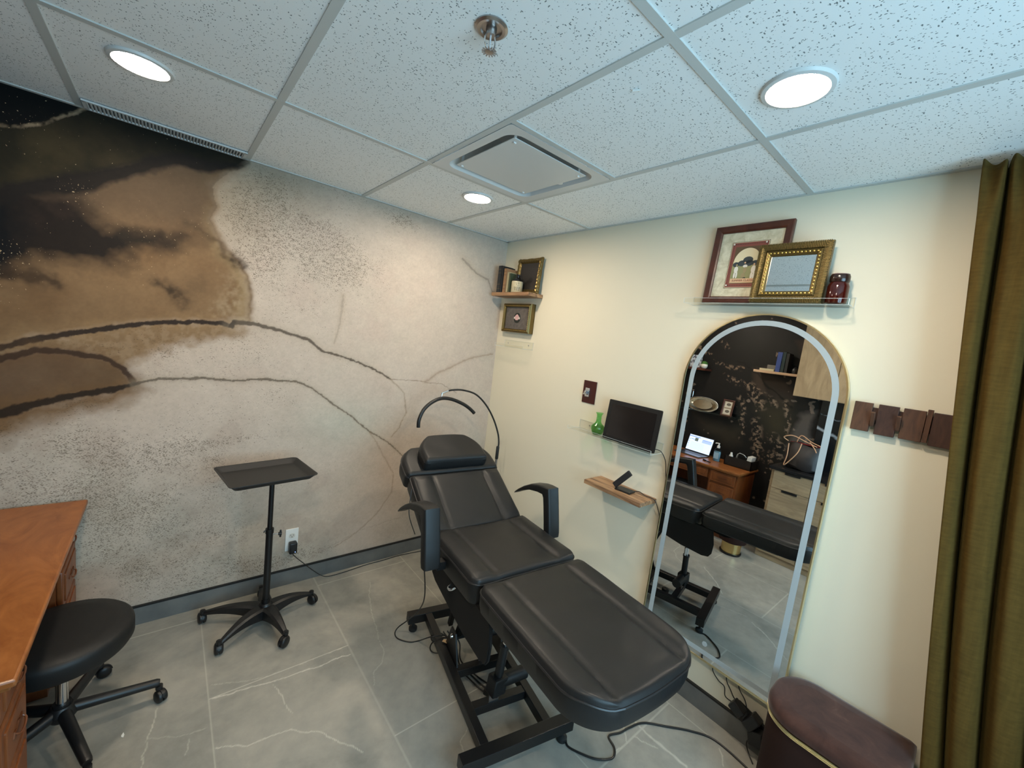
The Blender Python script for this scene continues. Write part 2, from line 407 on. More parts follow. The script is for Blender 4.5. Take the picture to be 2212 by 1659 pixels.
n_big = fbm(U, V, 1.6, 4); n_mid = fbm(U+3, V+9, 6, 5); n_fine = fbm(U+1, V+2, 45, 4)
col = np.tile(lin((188, 171, 156)), (len(U), 1))
col = lay(col, np.clip((n_big-.45)*2.2, 0, .7), (178, 169, 154))
col = lay(col, np.clip((n_mid-.5)*2, 0, .5), (184, 162, 148))
col = lay(col, soft(V-1.6, 1.6)*soft(U+1.7, 1.2)*.5, (198, 193, 182))  # paler towards the upper right: brighter light there put into the mural colour
col = lay(col, np.clip((n_mid-.40)*2.0, 0, 1)*soft(.9-V, .8)*soft(-1.2-U, .9)*.6, (128, 118, 98))
col = lay(col, np.clip((n_big-.35)*2.0, 0, 1)*soft(.6-V, .6)*soft(-1.0-U, .9)*.35, (150, 146, 128))
dtop = soft(sdist(fwx, fwz, SOFTP), .25)
col = lay(col, dtop*.75, (112, 97, 74))
dtop = soft(sdist(fwx, fwz, [(-1.9, 2.1), (-1.7, 2.45), (-.9, 2.51), (-.5, 2.6), (-2.2, 2.6)]), .22)
col = lay(col, dtop*.4, (138, 126, 104))
# pale greenish clouds
cl = np.exp(-(((U+1.2)/.28)**2+((V-1.05)/.16)**2)); col = lay(col, cl*.5, (172, 174, 160))
# tan blob
sb = sdist(wx, wz, TB)
tan = np.tile(lin((124, 98, 70)), (len(U), 1))
tan = lay(tan, np.clip((n_mid-.4)*2.2, 0, .8), (106, 80, 54))
tan = lay(tan, np.clip((n_big-.4)*2.2, 0, .6)*soft(V-1.9, .5), (92, 76, 60))
a = soft(sb, .03)
col = col*(1-a[:, None])+tan*a[:, None]
d, t = dpoly(wx, wz, RT); col = lay(col, np.exp(-(d/.012)**2)*np.clip(t*1.6-.2, 0, 1)*.75, (96, 70, 42))
col = lay(col, np.exp(-((d-.03)/.03)**2)*(sb > 0)*.5*np.clip(t*1.5, 0, 1), (150, 130, 98))
col = lay(col, soft(sdist(fwx, fwz, PALE), .05)*np.clip((n_fine-.35)*2.5, 0, 1)*.6, (160, 142, 116))
d, t = dpoly(fwx, fwz, [(-2.055,2.130),(-1.990,2.116),(-1.929,2.082),(-1.864,1.997)]); col = lay(col, np.exp(-(d/.018)**2)*.6, (70, 54, 36))
# brown and purple-black clouds inside the tan area
up_ = soft(sdist(fwx, fwz, [(-2.95, 1.95), (-2.3, 2.04), (-1.98, 2.10), (-1.88, 2.2), (-1.84, 2.5), (-2.95, 2.5)]), .10)
col = lay(col, up_*.65*(a > .5), (86, 72, 58))
s1 = sdist(fwx, fwz, BLK); a = soft(s1, .05); col = lay(col, a*.97, (27, 22, 20))
col = lay(col, a*np.clip((n_mid-.5)*3, 0, .6), (52, 40, 34))
col = lay(col, soft(sdist(fwx, fwz, LBLK), .05)*.95, (15, 16, 18))
d, t = dpoly(fwx, fwz, [(-2.243,2.0),(-2.15,2.02),(-2.06,2.045),(-1.98,2.06)]); col = lay(col, np.exp(-(d/.04)**2)*.75*np.clip(1.2-t, 0, 1), (34, 30, 26))
for c0, c1_, r_, al in (((-2.14, 1.825), (-2.08, 1.79), .030, .75), ((-2.08, 1.78), (-2.045, 1.72), .028, .7), ((-1.84, 1.995), (-1.80, 1.98), .028, .85), ((-2.02, 1.80), (-1.98, 1.83), .05, .3)):
    d, t = dpoly(fwx, fwz, [c0, c1_]); col = lay(col, np.exp(-(d/r_)**2)*al*np.clip(n_fine*2-.1, 0, 1), (48, 38, 28))
d, t = dpoly(fwx, fwz, [(-2.66, 1.73), (-2.58, 1.745), (-2.48, 1.735)]); col = lay(col, np.exp(-(d/.026)**2)*.75, (40, 30, 24))
# olive-black top
top = BAND + [(-1.7, 2.6), (-2.95, 2.6)]
s2 = sdist(lwx, lwz, top); a = soft(s2, .012)
ol = np.tile(lin((34, 31, 22)), (len(U), 1)); ol = lay(ol, np.clip((n_mid-.4)*2.4, 0, .9)*soft(V-2.12, .4)*soft(2.5-V, .3), (70, 60, 40)); ol = lay(ol, soft(V-2.40, .1)*.6, (22, 19, 14))
col = col*(1-a[:, None])+ol*a[:, None]
col = lay(col, soft(sdist(lwx*.6+fwx*.4, lwz*.6+fwz*.4, BANDP), .012)*.96, (30, 26, 24))
vs_ = sdist(lwx, lwz, VE + [(-2.38, 2.6), (-2.95, 2.6)]); col = lay(col, soft(vs_, .012), (9, 10, 10))
d, t = dpoly(wx*.5+lwx*.5, wz*.5+lwz*.5, VE); col = lay(col, np.clip(1-d/.0075, 0, 1)**.5*np.clip(n_fine*2.6-.6, 0, 1), (134, 116, 94))
# region under the first dark line, and under the second
s3 = sdist(fwx, fwz, T2); col = lay(col, soft(s3+.008, .03)*.9, (136, 110, 80)); col = lay(col, soft(s3+.01, .03)*np.clip((n_fine-.40)*2.5, 0, .5), (108, 82, 52)); col = lay(col, soft(s3, .2)*.25, (120, 92, 62))
s4 = sdist(lwx, lwz, BT + BB[1:]); a = soft(s4, .02); col = lay(col, a*.96, (104, 82, 58)); col = lay(col, a*np.clip((n_mid-.45)*2.5, 0, .8), (88, 66, 46))
col = lay(col, a*soft(-2.5-U, .2)*.5, (84, 58, 46))
s5 = sdist(fwx, fwz, T3); col = lay(col, soft(s5+.01, .05)*.92, (112, 82, 50)); col = lay(col, soft(s5, .25)*.25, (120, 96, 66))
def line(pts, w0, w1, c, al=.95, glow=0, gc=(140, 112, 80)):
    global col
    d, t = dpoly(lwx, lwz, pts); w_ = w0+(w1-w0)*t
    w_ = w_*(.55+.9*n_fine)
    if glow: col = lay(col, np.exp(-(d/(w_*3.5))**2)*glow, gc)
    col = lay(col, np.clip((w_-d)/(w_*.4)+.5, 0, 1)*al, c)
line(LA[:11], .013, .011, (44, 34, 28), .97, .35)
line(LA[9:], .012, .0045, (74, 64, 54), .85, .35, (158, 142, 122))
line(LA2, .003, .0025, (120, 104, 90), .6)
line(BT, .016, .010, (54, 38, 28), .9, .45, (100, 74, 50))
line(BB[::-1], .024, .010, (40, 30, 22), .95, .5, (100, 72, 46))
line(LB, .0065, .003, (88, 76, 64), .8, .4, (152, 138, 118))
line(C1, .0025, .002, (130, 116, 100), .55, .25); line(C2, .005, .003, (150, 132, 118), .5, .3); line(C3, .002, .002, (140, 124, 110), .5, .2)
line(C4, .009, .004, (120, 112, 104), .5, .2); line(C5, .006, .003, (140, 130, 118), .35, .2)
line([(-1.72, .12), (-1.45, .10), (-1.05, .26), (-.72, .30)], .0015, .0015, (134, 118, 104), .4)
n_vf = fbm(U+3, V+8, 110, 3); n_pt = fbm(U+5, V+2, 14, 5)
col = np.clip(col*(.80+.14*n_fine[:, None]+.16*n_vf[:, None]+.12*n_pt[:, None]), 0, 1)
set_attr(mural, 'tint', col)
# dark fleck density over the pale area; light flecks over the dark area
clean = np.clip(soft(U+1.0, .5)*soft(1.9-V, .6)+soft(U+.45, .4), 0, 1)
dens = .40+.24*soft(-1.7-U, 1.0)*soft(1.5-V, .6)
def blob(cx, cz, rx, rz, rot=0):
    c, s = math.cos(rot), math.sin(rot); X = (U-cx)*c+(V-cz)*s; Z = -(U-cx)*s+(V-cz)*c
    return np.exp(-((X/rx)**2+(Z/rz)**2))
dens = dens + .75*blob(-1.42, 2.14, .36, .13, -.45) + .55*blob(-.95, 2.44, .35, .06, -.1) + .5*blob(-1.75, 2.2, .2, .25) + .5*blob(-1.85, .98, .22, .035, .1) + .35*blob(-2.35, .8, .5, .3)
dens = dens + .5*blob(-1.5, .18, .5, .06) + .35*blob(-2.0, .35, .3, .2) + .3*blob(-1.2, .8, .2, .05, .4) + .3*blob(-1.55, 1.22, .12, .05, -.4) + .3*blob(-1.15, 1.42, .12, .03, -.5)
dens = dens + .35*blob(-1.4, 2.05, .55, .42) + .06*blob(-2.35, .7, .8, .5) + .2*blob(-1.9, 1.45, .5, .12)
dens = dens*(.55+.9*fbm(U+2, V+4, 9, 3))*(1-clean*.85)
dark = np.maximum(np.maximum(soft(sb, .03), soft(s2, .03)), soft(s4, .03))
set_attr(mural, 'fleck', np.clip(dens, 0, 1)*(1-dark))
set_attr(mural, 'spark', dark*np.clip(soft(s1, .3)*.9+soft(s2, .3)*.35+.22, 0, 1)*np.clip(fbm(U, V, 5, 3)*2-.5, 0, 1))
m = M['mural'] = mat('marble_mural', (.5, .5, .5, 1), .6, spec=.12)
v = coords(m, (1, 1, 1.9), (0, .5, 0))
f1 = noise(m, v, 135, 3, .55); f2 = noise(m, v, 38, 3, .6)
fl = attr(m, 'fleck', 'Fac')
thr = math_n(m, 'MULTIPLY_ADD', fl, -.20, .75)
fv = math_n(m, 'MULTIPLY_ADD', f2, .35, math_n(m, 'MULTIPLY', f1, .72))
a1 = math_n(m, 'MULTIPLY', math_n(m, 'MINIMUM', math_n(m, 'MULTIPLY', math_n(m, 'MAXIMUM', math_n(m, 'SUBTRACT', fv, thr), 0), 22), 1), .66)
v3 = coords(m); f3 = noise(m, v3, 130, 2, .5)
sp = attr(m, 'spark', 'Fac')
a2 = math_n(m, 'GREATER_THAN', f3, math_n(m, 'MULTIPLY_ADD', sp, -.20, .80))
a2 = math_n(m, 'MULTIPLY', a2, math_n(m, 'MINIMUM', math_n(m, 'MULTIPLY', sp, 3), .8))
c1 = mixc(m, a1, attr(m, 'tint'), srgb(70, 58, 42)); c2 = mixc(m, a2, c1, srgb(196, 170, 136))
lk(m, c2, bs(m).inputs['Base Color']); mural.data.materials.append(m); struct(mural)
struct(MB().bx(W0-.1, .1, .02, .12, -.02, 2.6).obj('wall_back_core', 'wall_plain'))

# cream wall, other walls
solid('wall_right', 0, .12, YB, 0.02, 0, 2.6, 'cream')
b = MB(); x0, x1, z0, z1 = WIN
b.bx(W0, x0, YB-.12, YB, 0, 2.6); b.bx(x1, 0, YB-.12, YB, 0, 2.6); b.bx(x0, x1, YB-.12, YB, 0, z0); b.bx(x0, x1, YB-.12, YB, z1, 2.6)
struct(b.obj('wall_front', 'cream'))
b = MB()
for a_ in (x0+.025, (x0+x1)/2, x1-.025): b.bx(a_-.025, a_+.025, YB-.09, YB-.04, z0, z1)
for a_ in (z0+.025, z1-.025): b.bx(x0, x1, YB-.09, YB-.04, a_-.025, a_+.025)
wf = struct(b.obj('window_1', 'white_paint'))
g = MB(); g.bx(x0+.05, (x0+x1)/2-.025, YB-.067, YB-.063, z0+.05, z1-.05); g.bx((x0+x1)/2+.025, x1-.05, YB-.067, YB-.063, z0+.05, z1-.05)
g.obj('window_pane', 'win_glass', wf)

# dark floral mural on the opposite wall
ys = np.concatenate([np.linspace(-3.75, -2.2, 120)[:-1], np.linspace(-2.2, 0, 480)]); zs2 = np.linspace(0, 2.6, 480)
dm, U, V = grid_wall('wall_left', ys, zs2, lambda u, v: np.stack([0*u+W0, u, v], -1), [], 0)
wx = U+(fbm(U, V, 8)-.5)*.08; wz = V+(fbm(U+3, V+5, 8)-.5)*.08
n1 = fbm(U, V, 3, 5); n2 = fbm(U+9, V+4, 22, 4)
col = np.tile(lin((24, 22, 21)), (len(U), 1)); col = lay(col, np.clip((n1-.5)*3, 0, .5), (34, 33, 30))
def poly2(pts, c, a, w=.03):
    global col
    col = lay(col, soft(sdist(wx, wz, pts), w)*a, c)
poly2([(-1.0, 1.80), (-1.12, 1.82), (-1.42, 1.62), (-1.40, 1.45), (-1.15, 1.52), (-1.02, 1.66)], (66, 54, 45), .8)
poly2([(-.42, 1.20), (-.60, 1.12), (-.95, 1.10), (-1.0, .98), (-.85, .92), (-.6, .98)], (56, 49, 38), .8, .06)
poly2([(-1.12, 1.42), (-1.38, 1.48), (-1.45, 1.15), (-1.25, 1.10)], (62, 55, 38), .7, .09)
poly2([(-1.35, 2.15), (-1.5, 2.2), (-1.5, 1.9), (-1.4, 1.95)], (68, 55, 46), .7)
poly2([(-1.5, 1.4), (-1.62, 1.45), (-1.62, 1.1), (-1.45, 1.05)], (110, 100, 92), .6)
d, t = dpoly(wx, wz, [(-.8, 1.87), (-1.02, 1.78), (-1.2, 1.62), (-1.42, 1.45)]); col = lay(col, np.clip(1-d/.012, 0, 1)*.8, (14, 12, 11))
trails = [[(-.7, 1.68), (-.85, 1.62), (-.98, 1.62), (-1.1, 1.58), (-1.25, 1.46)], [(-.92, 1.45), (-.98, 1.35), (-.97, 1.22), (-1.0, 1.05)], [(-1.12, 1.22), (-1.15, 1.05), (-1.18, .95), (-1.14, .8)], [(-1.35, 1.5), (-1.40, 1.35), (-1.41, 1.2)],
          [(-.55, 1.83), (-.75, 1.80), (-.9, 1.78)], [(-.62, 2.08), (-.65, 2.02)], [(-.3, 1.98), (-.5, 1.9)], [(-1.3, 1.1), (-1.45, .98), (-1.3, .88)], [(-1.0, 1.62), (-1.06, 1.5), (-1.14, 1.42)], [(-1.6, 1.9), (-1.9, 1.6), (-2.2, 1.7)], [(-2.4, 1.2), (-2.7, 1.6), (-3.2, 1.5)]]
wd = [.035, .035, .06, .03, .025, .03, .028, .055, .05, .07, .07]
cell = fbm(U+6, V+2, 42, 3)
for tr, w_ in zip(trails, wd):
    d, t = dpoly(wx, wz, tr); col = lay(col, np.clip(1.2-d/w_, 0, 1)*np.clip((cell-.53)*14, 0, 1)*.9, (140, 118, 98))
sc2 = (fbm(U+1, V+8, 17, 2) > .80); col = lay(col, sc2*.7*(fbm(U, V, 3, 2) > .45), (140, 120, 104))
set_attr(dm, 'tint', col)
m = M['dark_mural'] = mat('dark_floral_mural', (.1, .1, .1, 1), .5, spec=.3); lk(m, attr(m, 'tint'), bs(m).inputs['Base Color'])
dm.data.materials.append(m); struct(dm)

# floor
fx = np.concatenate([np.linspace(W0, -2.45, 60)[:-1], np.linspace(-2.45, 0, 540)]); fy = np.concatenate([np.linspace(-3.75, -2.35, 120)[:-1], np.linspace(-2.35, 0, 560)])
fl_, U, V = grid_wall('floor', fx, fy, lambda u, v: np.stack([u, v, 0*u], -1), ['floor'], 0)
wx = U+(fbm(U, V, 9)-.5)*.03+(fbm(U, V, 40, 3)-.5)*.012; wz = V+(fbm(U+3, V+5, 9)-.5)*.03+(fbm(U+7, V, 40, 3)-.5)*.012
vein = np.zeros(len(U)); vm = fbm(U+1, V+1, 12, 3)
VS = [([(-1.920,-0.711),(-1.788,-0.737),(-1.678,-0.755),(-1.609,-0.758),(-1.480,-0.777),(-1.338,-0.787)], .9, .0028),
([(-1.918,-0.626),(-1.782,-0.689),(-1.688,-0.708),(-1.534,-0.716),(-1.348,-0.722)], .45, .002),
([(-1.925,-0.972),(-1.824,-1.027),(-1.747,-1.034),(-1.676,-1.058),(-1.629,-1.102),(-1.569,-1.126),(-1.525,-1.208),(-1.482,-1.259),(-1.456,-1.305)], .8, .0025),
([(-1.688,-0.778),(-1.667,-0.865),(-1.655,-0.982)], .5, .002), ([(-1.021,-0.238),(-1.079,-0.366),(-1.121,-0.549),(-1.171,-0.743),(-1.180,-0.837),(-1.210,-0.901),(-1.273,-0.961),(-1.304,-1.023)], .4, .002),
([(-2.106,-0.650),(-2.122,-0.764),(-2.137,-0.852),(-2.139,-0.922)], .6, .0022), ([(-2.126,-0.798),(-2.036,-0.843),(-1.947,-0.861)], .35, .002), ([(-2.000,-0.874),(-2.016,-0.947)], .4, .002),
([(-0.376,-1.819),(-0.445,-1.874),(-0.485,-1.916),(-0.560,-1.916)], .6, .0022), ([(-0.345,-1.840),(-0.361,-1.923),(-0.359,-2.036),(-0.349,-2.134)], .6, .006), ([(-0.435,-1.912),(-0.385,-2.013)], .5, .003), ([(-0.132,-2.182),(-0.206,-2.220)], .7, .003),
([(-1.655,-1.350),(-1.533,-1.477),(-1.362,-1.629)], .8, .003), ([(-2.3,-1.1),(-2.2,-1.5),(-2.25,-1.9)], .5, .003), ([(-.3,-.3),(-.5,-.7),(-.45,-1.2)], .4, .002), ([(-1.2,-1.9),(-.9,-2.3),(-1.1,-2.8)], .6, .003), ([(-.9,-1.36),(-1.1,-1.5),(-1.24,-1.85)], .4, .002)]
for pts, a_, w_ in VS:
    d, t = dpoly(wx, wz, pts); vein = np.maximum(vein, np.clip(1.4-d/w_, 0, 1)*a_*(.55+.6*vm))
for k in range(-4, 6):
    xg = -1.325+.605*k; vein = np.maximum(vein, np.clip(1.5-np.abs(U-xg)/.0019, 0, 1)*.62)
    off = -.115 if k % 2 == 0 else -.715
    inc = (U > xg) & (U < xg+.605)
    for j in range(-2, 5):
        vein = np.maximum(vein, inc*np.clip(1.5-np.abs(V-(off-1.2*j))/.0021, 0, 1)*.62)
set_attr(fl_, 'vein', vein); struct(fl_)
solid('floor_slab', W0-.1, .12, YB-.12, .12, -.12, -.004, 'baseboard')

# baseboards with black top profile
def bboard(name, box1, box2):
    o = struct(MB().bx(*box1).obj(name, 'baseboard')); t_ = MB().bx(*box2).obj('top_profile', 'black_metal', o); return o
bboard('baseboard_back', (-2.9, -.014, -.013, 0, 0, .098), (-2.9, -.014, -.014, -.0005, .098, .107))
bboard('baseboard_right', (-.013, 0, YB, 0, 0, .098), (-.014, -.0005, YB, 0, .098, .107))
bboard('baseboard_left', (W0, W0+.013, YB, 0, 0, .098), (W0+.0005, W0+.014, YB, 0, .098, .107))

# ceiling: tiles, tees
GX = [-.5768-.61*i for i in range(5)]; GX = [g_ for g_ in GX if g_ > W0]
GY = [-.858, -.858-1.22, -.858-2.44]
ax_, bx_ = -1.187, -.577; ay_, by_ = -1.468, -.858   # diffuser opening
b = MB()
Y0, Y1 = YB, 0
b.bx(W0, ax_, Y0, Y1, H, H+.03); b.bx(bx_, 0, Y0, Y1, H, H+.03); b.bx(ax_, bx_, Y0, ay_, H, H+.03); b.bx(ax_, bx_, by_, Y1, H, H+.03)
struct(b.obj('ceiling', 'tile'))
b = MB(); t_ = .0125; zt = H-.004
for g_ in GX: b.bx(g_-t_, g_+t_, YB, 0, zt, H)
for g_ in GY: b.bx(W0, 0, g_-t_, g_+t_, zt-.0003, H)
b.bx(ax_, bx_, ay_-t_, ay_+t_, zt-.0003, H)
for a_ in ((-.02, 0, YB, 0), (W0, 0, -.02, 0), (W0, W0+.02, YB, 0), (W0, 0, YB, YB+.02)): b.bx(*a_, zt-.0006, H)
struct(b.obj('trim_1', mat('tee_paint', srgb(192, 196, 193), .5)))
solid('ceiling_slab', W0-.1, .12, YB-.12, .12, H+.3, H+.36, 'dark_hole')
b = MB(); b.bx(ax_-.1, ax_-.08, ay_-.1, by_+.1, H+.03, H+.3)
struct(b.obj('trim_2', 'dark_hole')); 

# square ceiling diffuser
t = thing('ceiling_diffuser', 'square white ceiling air diffuser with a flat dropped centre panel', 'air vent', ((ax_+bx_)/2, (ay_+by_)/2, H))
o2 = rrect(.585, .585, .004); i2 = rrect(.50, .50, .06, 6)
o2 = rrect(.585, .585, .012, 6)
b = MB()
rings = []
for poly, z in ((o2, -.006), (i2, -.004), (rrect(.47, .47, .06, 6), .03), (rrect(.40, .40, .05, 6), .10), (rrect(.26, .26, .05, 6), .15)):
    rings.append([b.v((x, y, z)) for x, y in poly])
for r1, r2 in zip(rings, rings[1:]):
    for k in range(len(r1)): b.face([r1[k], r1[(k+1) % len(r1)], r2[(k+1) % len(r1)], r2[k]], 0, True)
b.face(rings[-1])
b.obj('frame', 'white_paint', t)
b = MB(); b.box((.0, -.003, .000), (.425, .425, .004), bev=.0015); b.obj('centre_panel', 'white_paint', t)
for sx, sy in ((-1, -1), (1, -1), (1, 1), (-1, 1)):
    b = MB(); b.box((sx*.19, sy*.19, .03), (.012, .004, .075)); b.box((sx*.19, sy*.20, .06), (.03, .02, .01)); b.obj('bracket', 'white_plastic', t)
b = MB(); b.tube([(.215, -.05, .0), (.215, -.05, .035)], .014, 12); b.obj('latch', 'white_plastic', t)

# linear grille next to the mural
t = thing('linear_grille', 'long narrow white slotted air grille beside the mural wall', 'air vent', (-2.10, -.078, H))
b = MB()
for y in (-.05, .05): b.bx(-.29, .29, y-.006, y+.006, -.011, -.004)
for x in (-.284, .284): b.bx(x-.006, x+.006, -.05, .05, -.011, -.004)
b.obj('frame', 'white_paint', t)
MB().bx(-.28, .28, -.045, .045, -.0045, -.004).obj('backing', 'dark_hole', t)
b = MB()
for k in range(46):
    x = -.275+.55*k/45; b.box((x, 0, -.008), (.005, .088, .006), Matrix.Rotation(.5, 4, 'Y'))
o = b.obj('slats', 'white_paint', t)

# downlights
m = M['led'] = bpy.data.materials.new('led_diffuser'); m.use_nodes = True; nt = m.node_tree; nt.nodes.remove(bs(m))
em = nd(m, 'ShaderNodeEmission'); em.inputs[0].default_value = LEDC+(1,); em.inputs[1].default_value = LED
lk(m, em.outputs[0], nt.nodes['Material Output'].inputs[0])
t = thing('downlight', 'lit round recessed downlight next to the air grille by the mural', 'ceiling light', (-2.184, -.70, H), 0, 'recessed downlights')
b = MB(); b.lathe([(.071, -.007), (.075, -.010), (.086, -.008), (.089, -.0005), (.071, -.0005), (.071, -.007)], n=48); b.obj('trim_ring', 'white_paint', t)
b = MB(); b.lathe([(0, -.0065), (.071, -.0065)], n=48); b.lathe([(0, -.0035), (.071, -.0035)], n=48); b.obj('diffuser', 'led', t)
dl = t
dup(dl, (-.806, -2.237, H), 0, 'lit round recessed downlight on the right, above the framed print')
dup(dl, (-.774, -.672, H), 0, 'lit round recessed downlight beside the square air diffuser')
dup(dl, (-2.184, -2.45, H), 0, 'lit round recessed downlight above the camera')

o = MB().box((-1.065, -1.90, H-.004), (.003, .022, .006), Matrix.Rotation(.5, 4, 'Z')).obj('tile_flake', 'white_plastic'); tag(o, 'tiny loose flake hanging from the speckled ceiling tile near the air diffuser', 'flake')
# sprinkler
t = thing('fire_sprinkler', 'recessed chrome fire sprinkler head hanging from the ceiling tile', 'sprinkler', (-1.494, -1.76, H))
b = MB(); b.lathe([(.0, -.0005), (.041, -.0005), (.042, -.004), (.036, -.008), (.028, -.007), (.026, -.002), (.0, -.002)], n=40); b.obj('escutcheon', 'steel', t)
b = MB(); b.lathe([(0, -.02), (.011, -.02), (.014, -.008), (.014, 0), (0, 0)], n=20); b.obj('body', 'steel', t)
b = MB()
for s in (-1, 1): b.tube(smooth_path([(s*.010, 0, -.012), (s*.016, 0, -.03), (s*.013, 0, -.045), (s*.003, 0, -.058)], 6), .0022, 8)
b.obj('frame_arms', 'chrome', t)
b = MB(); b.tube([(0, 0, -.018), (0, 0, -.05)], .0025, 10); b.obj('bulb', mat('sprinkler_bulb', (.5, .5, .5, 1), .2), t)
b = MB(); b.lathe([(0, -.056), (.010, -.056), (.010, -.059), (0, -.060)], n=20)
for k in range(14):
    a_ = 2*PI*k/14; b.box((.014*math.cos(a_), .014*math.sin(a_), -.0575), (.010, .003, .0018), Matrix.Rotation(a_, 4, 'Z'))
b.obj('deflector', 'steel', t)

# ------------------------------------------------------------------ treatment bed
def cushion(name, par, y0, y1, W, r0, r1, th, T, crease=.17, bow0=0, bow1=0, m='leather', crease_d=.0065, bolster=.010, edge=.022, ends=(1, 1), pipe=True, nx=64, ny=64):
    """padded slab: top surface with two long creases, rounded plan corners, welted edge"""
    L = y1-y0
    def hw(d0, d1):
        w_ = W
        if d0 < r0: w_ = min(w_, W-(r0-math.sqrt(max(r0*r0-(r0-d0)**2, 0))))
        if d1 < r1: w_ = min(w_, W-(r1-math.sqrt(max(r1*r1-(r1-d1)**2, 0))))
        return w_
    ss = [0.5-0.5*math.cos(PI*i/ny) for i in range(ny+1)]
    ss = [s_*.6+.4*i/ny for i, s_ in enumerate(ss)]
    us = [-math.cos(PI*i/nx)*.5+.0 for i in range(nx+1)]; us = [u*2*.5+(2*i/nx-1)*.5 for i, u in enumerate(us)]
    T = UB @ T; b = MB(); b.M = T; g = []; P = []
    for j, s_ in enumerate(ss):
        row = []
        d0 = s_*L; d1 = L-d0; w_ = hw(d0, d1)
        for i, u in enumerate(us):
            x = u*w_; k = 1-(x/W)**2
            y = y0+d0 - bow0*k*(1-s_) + bow1*k*s_
            e = min(w_-abs(x), d0 if ends[0] else 9, d1 if ends[1] else 9)
            ee = min(max(e, 0), edge); z = -(edge-math.sqrt(max(edge*edge-(edge-ee)**2, 0)))
            ax = abs(x); fade = min(1, d0/.05)*min(1, d1/.05)
            if crease:
                xc = crease if d0 > .10 or not ends[0] else crease
                z -= crease_d*math.exp(-((ax-xc)/.014)**2)*fade
                if ax > xc: z += bolster*math.sin(PI*min(1, (ax-xc)/(W-xc)))**.8*fade
                else: z += bolster*.35*(math.cos(PI*ax/xc/2))*fade
            z += .0014*math.sin(x*23+y*9)*math.sin(y*17+x*5)
            P.append((x, y, z)); row.append(b.v((x, y, z)))
        g.append(row)
    for j in range(ny):
        for i in range(nx): b.face([g[j][i], g[j][i+1], g[j+1][i+1], g[j+1][i]], 0, True)
    ring = [g[0][i] for i in range(nx+1)]+[g[j][nx] for j in range(1, ny+1)]+[g[ny][i] for i in range(nx-1, -1, -1)]+[g[j][0] for j in range(ny-1, 0, -1)]
    Ti = T.inverted(); loc = [Ti @ v_.co for v_ in ring]
    cx, cy = 0, (y0+y1)/2
    rings = [ring]
    for f_, dz in ((1.006, .03), (1.004, .6), (.985, .93), (.95, 1.0)):
        rings.append([b.v((p.x*f_, cy+(p.y-cy)*f_, -edge-(th-edge)*dz)) for p in loc])
    n = len(ring)
    for ra, rb in zip(rings, rings[1:]):
        for k in range(n): b.face([ra[k], ra[(k+1) % n], rb[(k+1) % n], rb[k]], 0, True)
    b.face(rings[-1])
    o = b.obj(name, m, par)
    if pipe:
        q = MB(); q.M = T; pts = [(p.x*1.004, cy+(p.y-cy)*1.004, p.z-.001) for p in loc]; pts.append(pts[0]); q.tube(pts, .0042, 6, cap=False)
        q.obj('piping', 'piping', o)
    return o
bed = thing('treatment_bed', 'black leather facial treatment bed with armrests, raised back and metal base', 'treatment bed', (-.77, -1.46, 0), -math.radians(6))
ZS = .685
UB = Matrix.Translation((-.131, -.1515, .192)) @ Matrix.Scale(.89, 4)
I4 = Matrix.Identity(4)
cushion('leg_cushion', bed, -.685, -.012, .30, .14, .05, .108, Matrix.Translation((0, 0, ZS)), crease=.178, bow0=.03)
cushion('seat_cushion', bed, .006, .50, .305, .05, .03, .125, Matrix.Translation((0, 0, ZS+.002)), crease=.182, bow1=-.02)
AB = math.radians(31)
TBK = Matrix.Translation((-.012, .475, ZS-.01)) @ Matrix.Rotation(AB, 4, 'X')
cushion('back_cushion', bed, .0, .40, .303, .05, .02, .115, TBK, crease=.176, bow0=-.0, bolster=.011)
THD = TBK @ Matrix.Translation((0, .40, 0)) @ Matrix.Rotation(-.10, 4, 'X')
cushion('head_cushion', bed, .003, .235, .318, .03, .13, .12, THD, crease=0, bow1=.02, edge=.03, nx=48, ny=32)
# headrest pillow: blunt at the bottom, rounded at the top
TP = THD @ Matrix.Translation((.0, .022, .010)) @ Matrix.Rotation(-.06, 4, 'X')
cushion('headrest_pillow', bed, .0, .225, .218, .02, .135, .085, TP @ Matrix.Translation((0, 0, .075)), crease=0, bow1=.035, edge=.028, pipe=False, nx=48, ny=40)
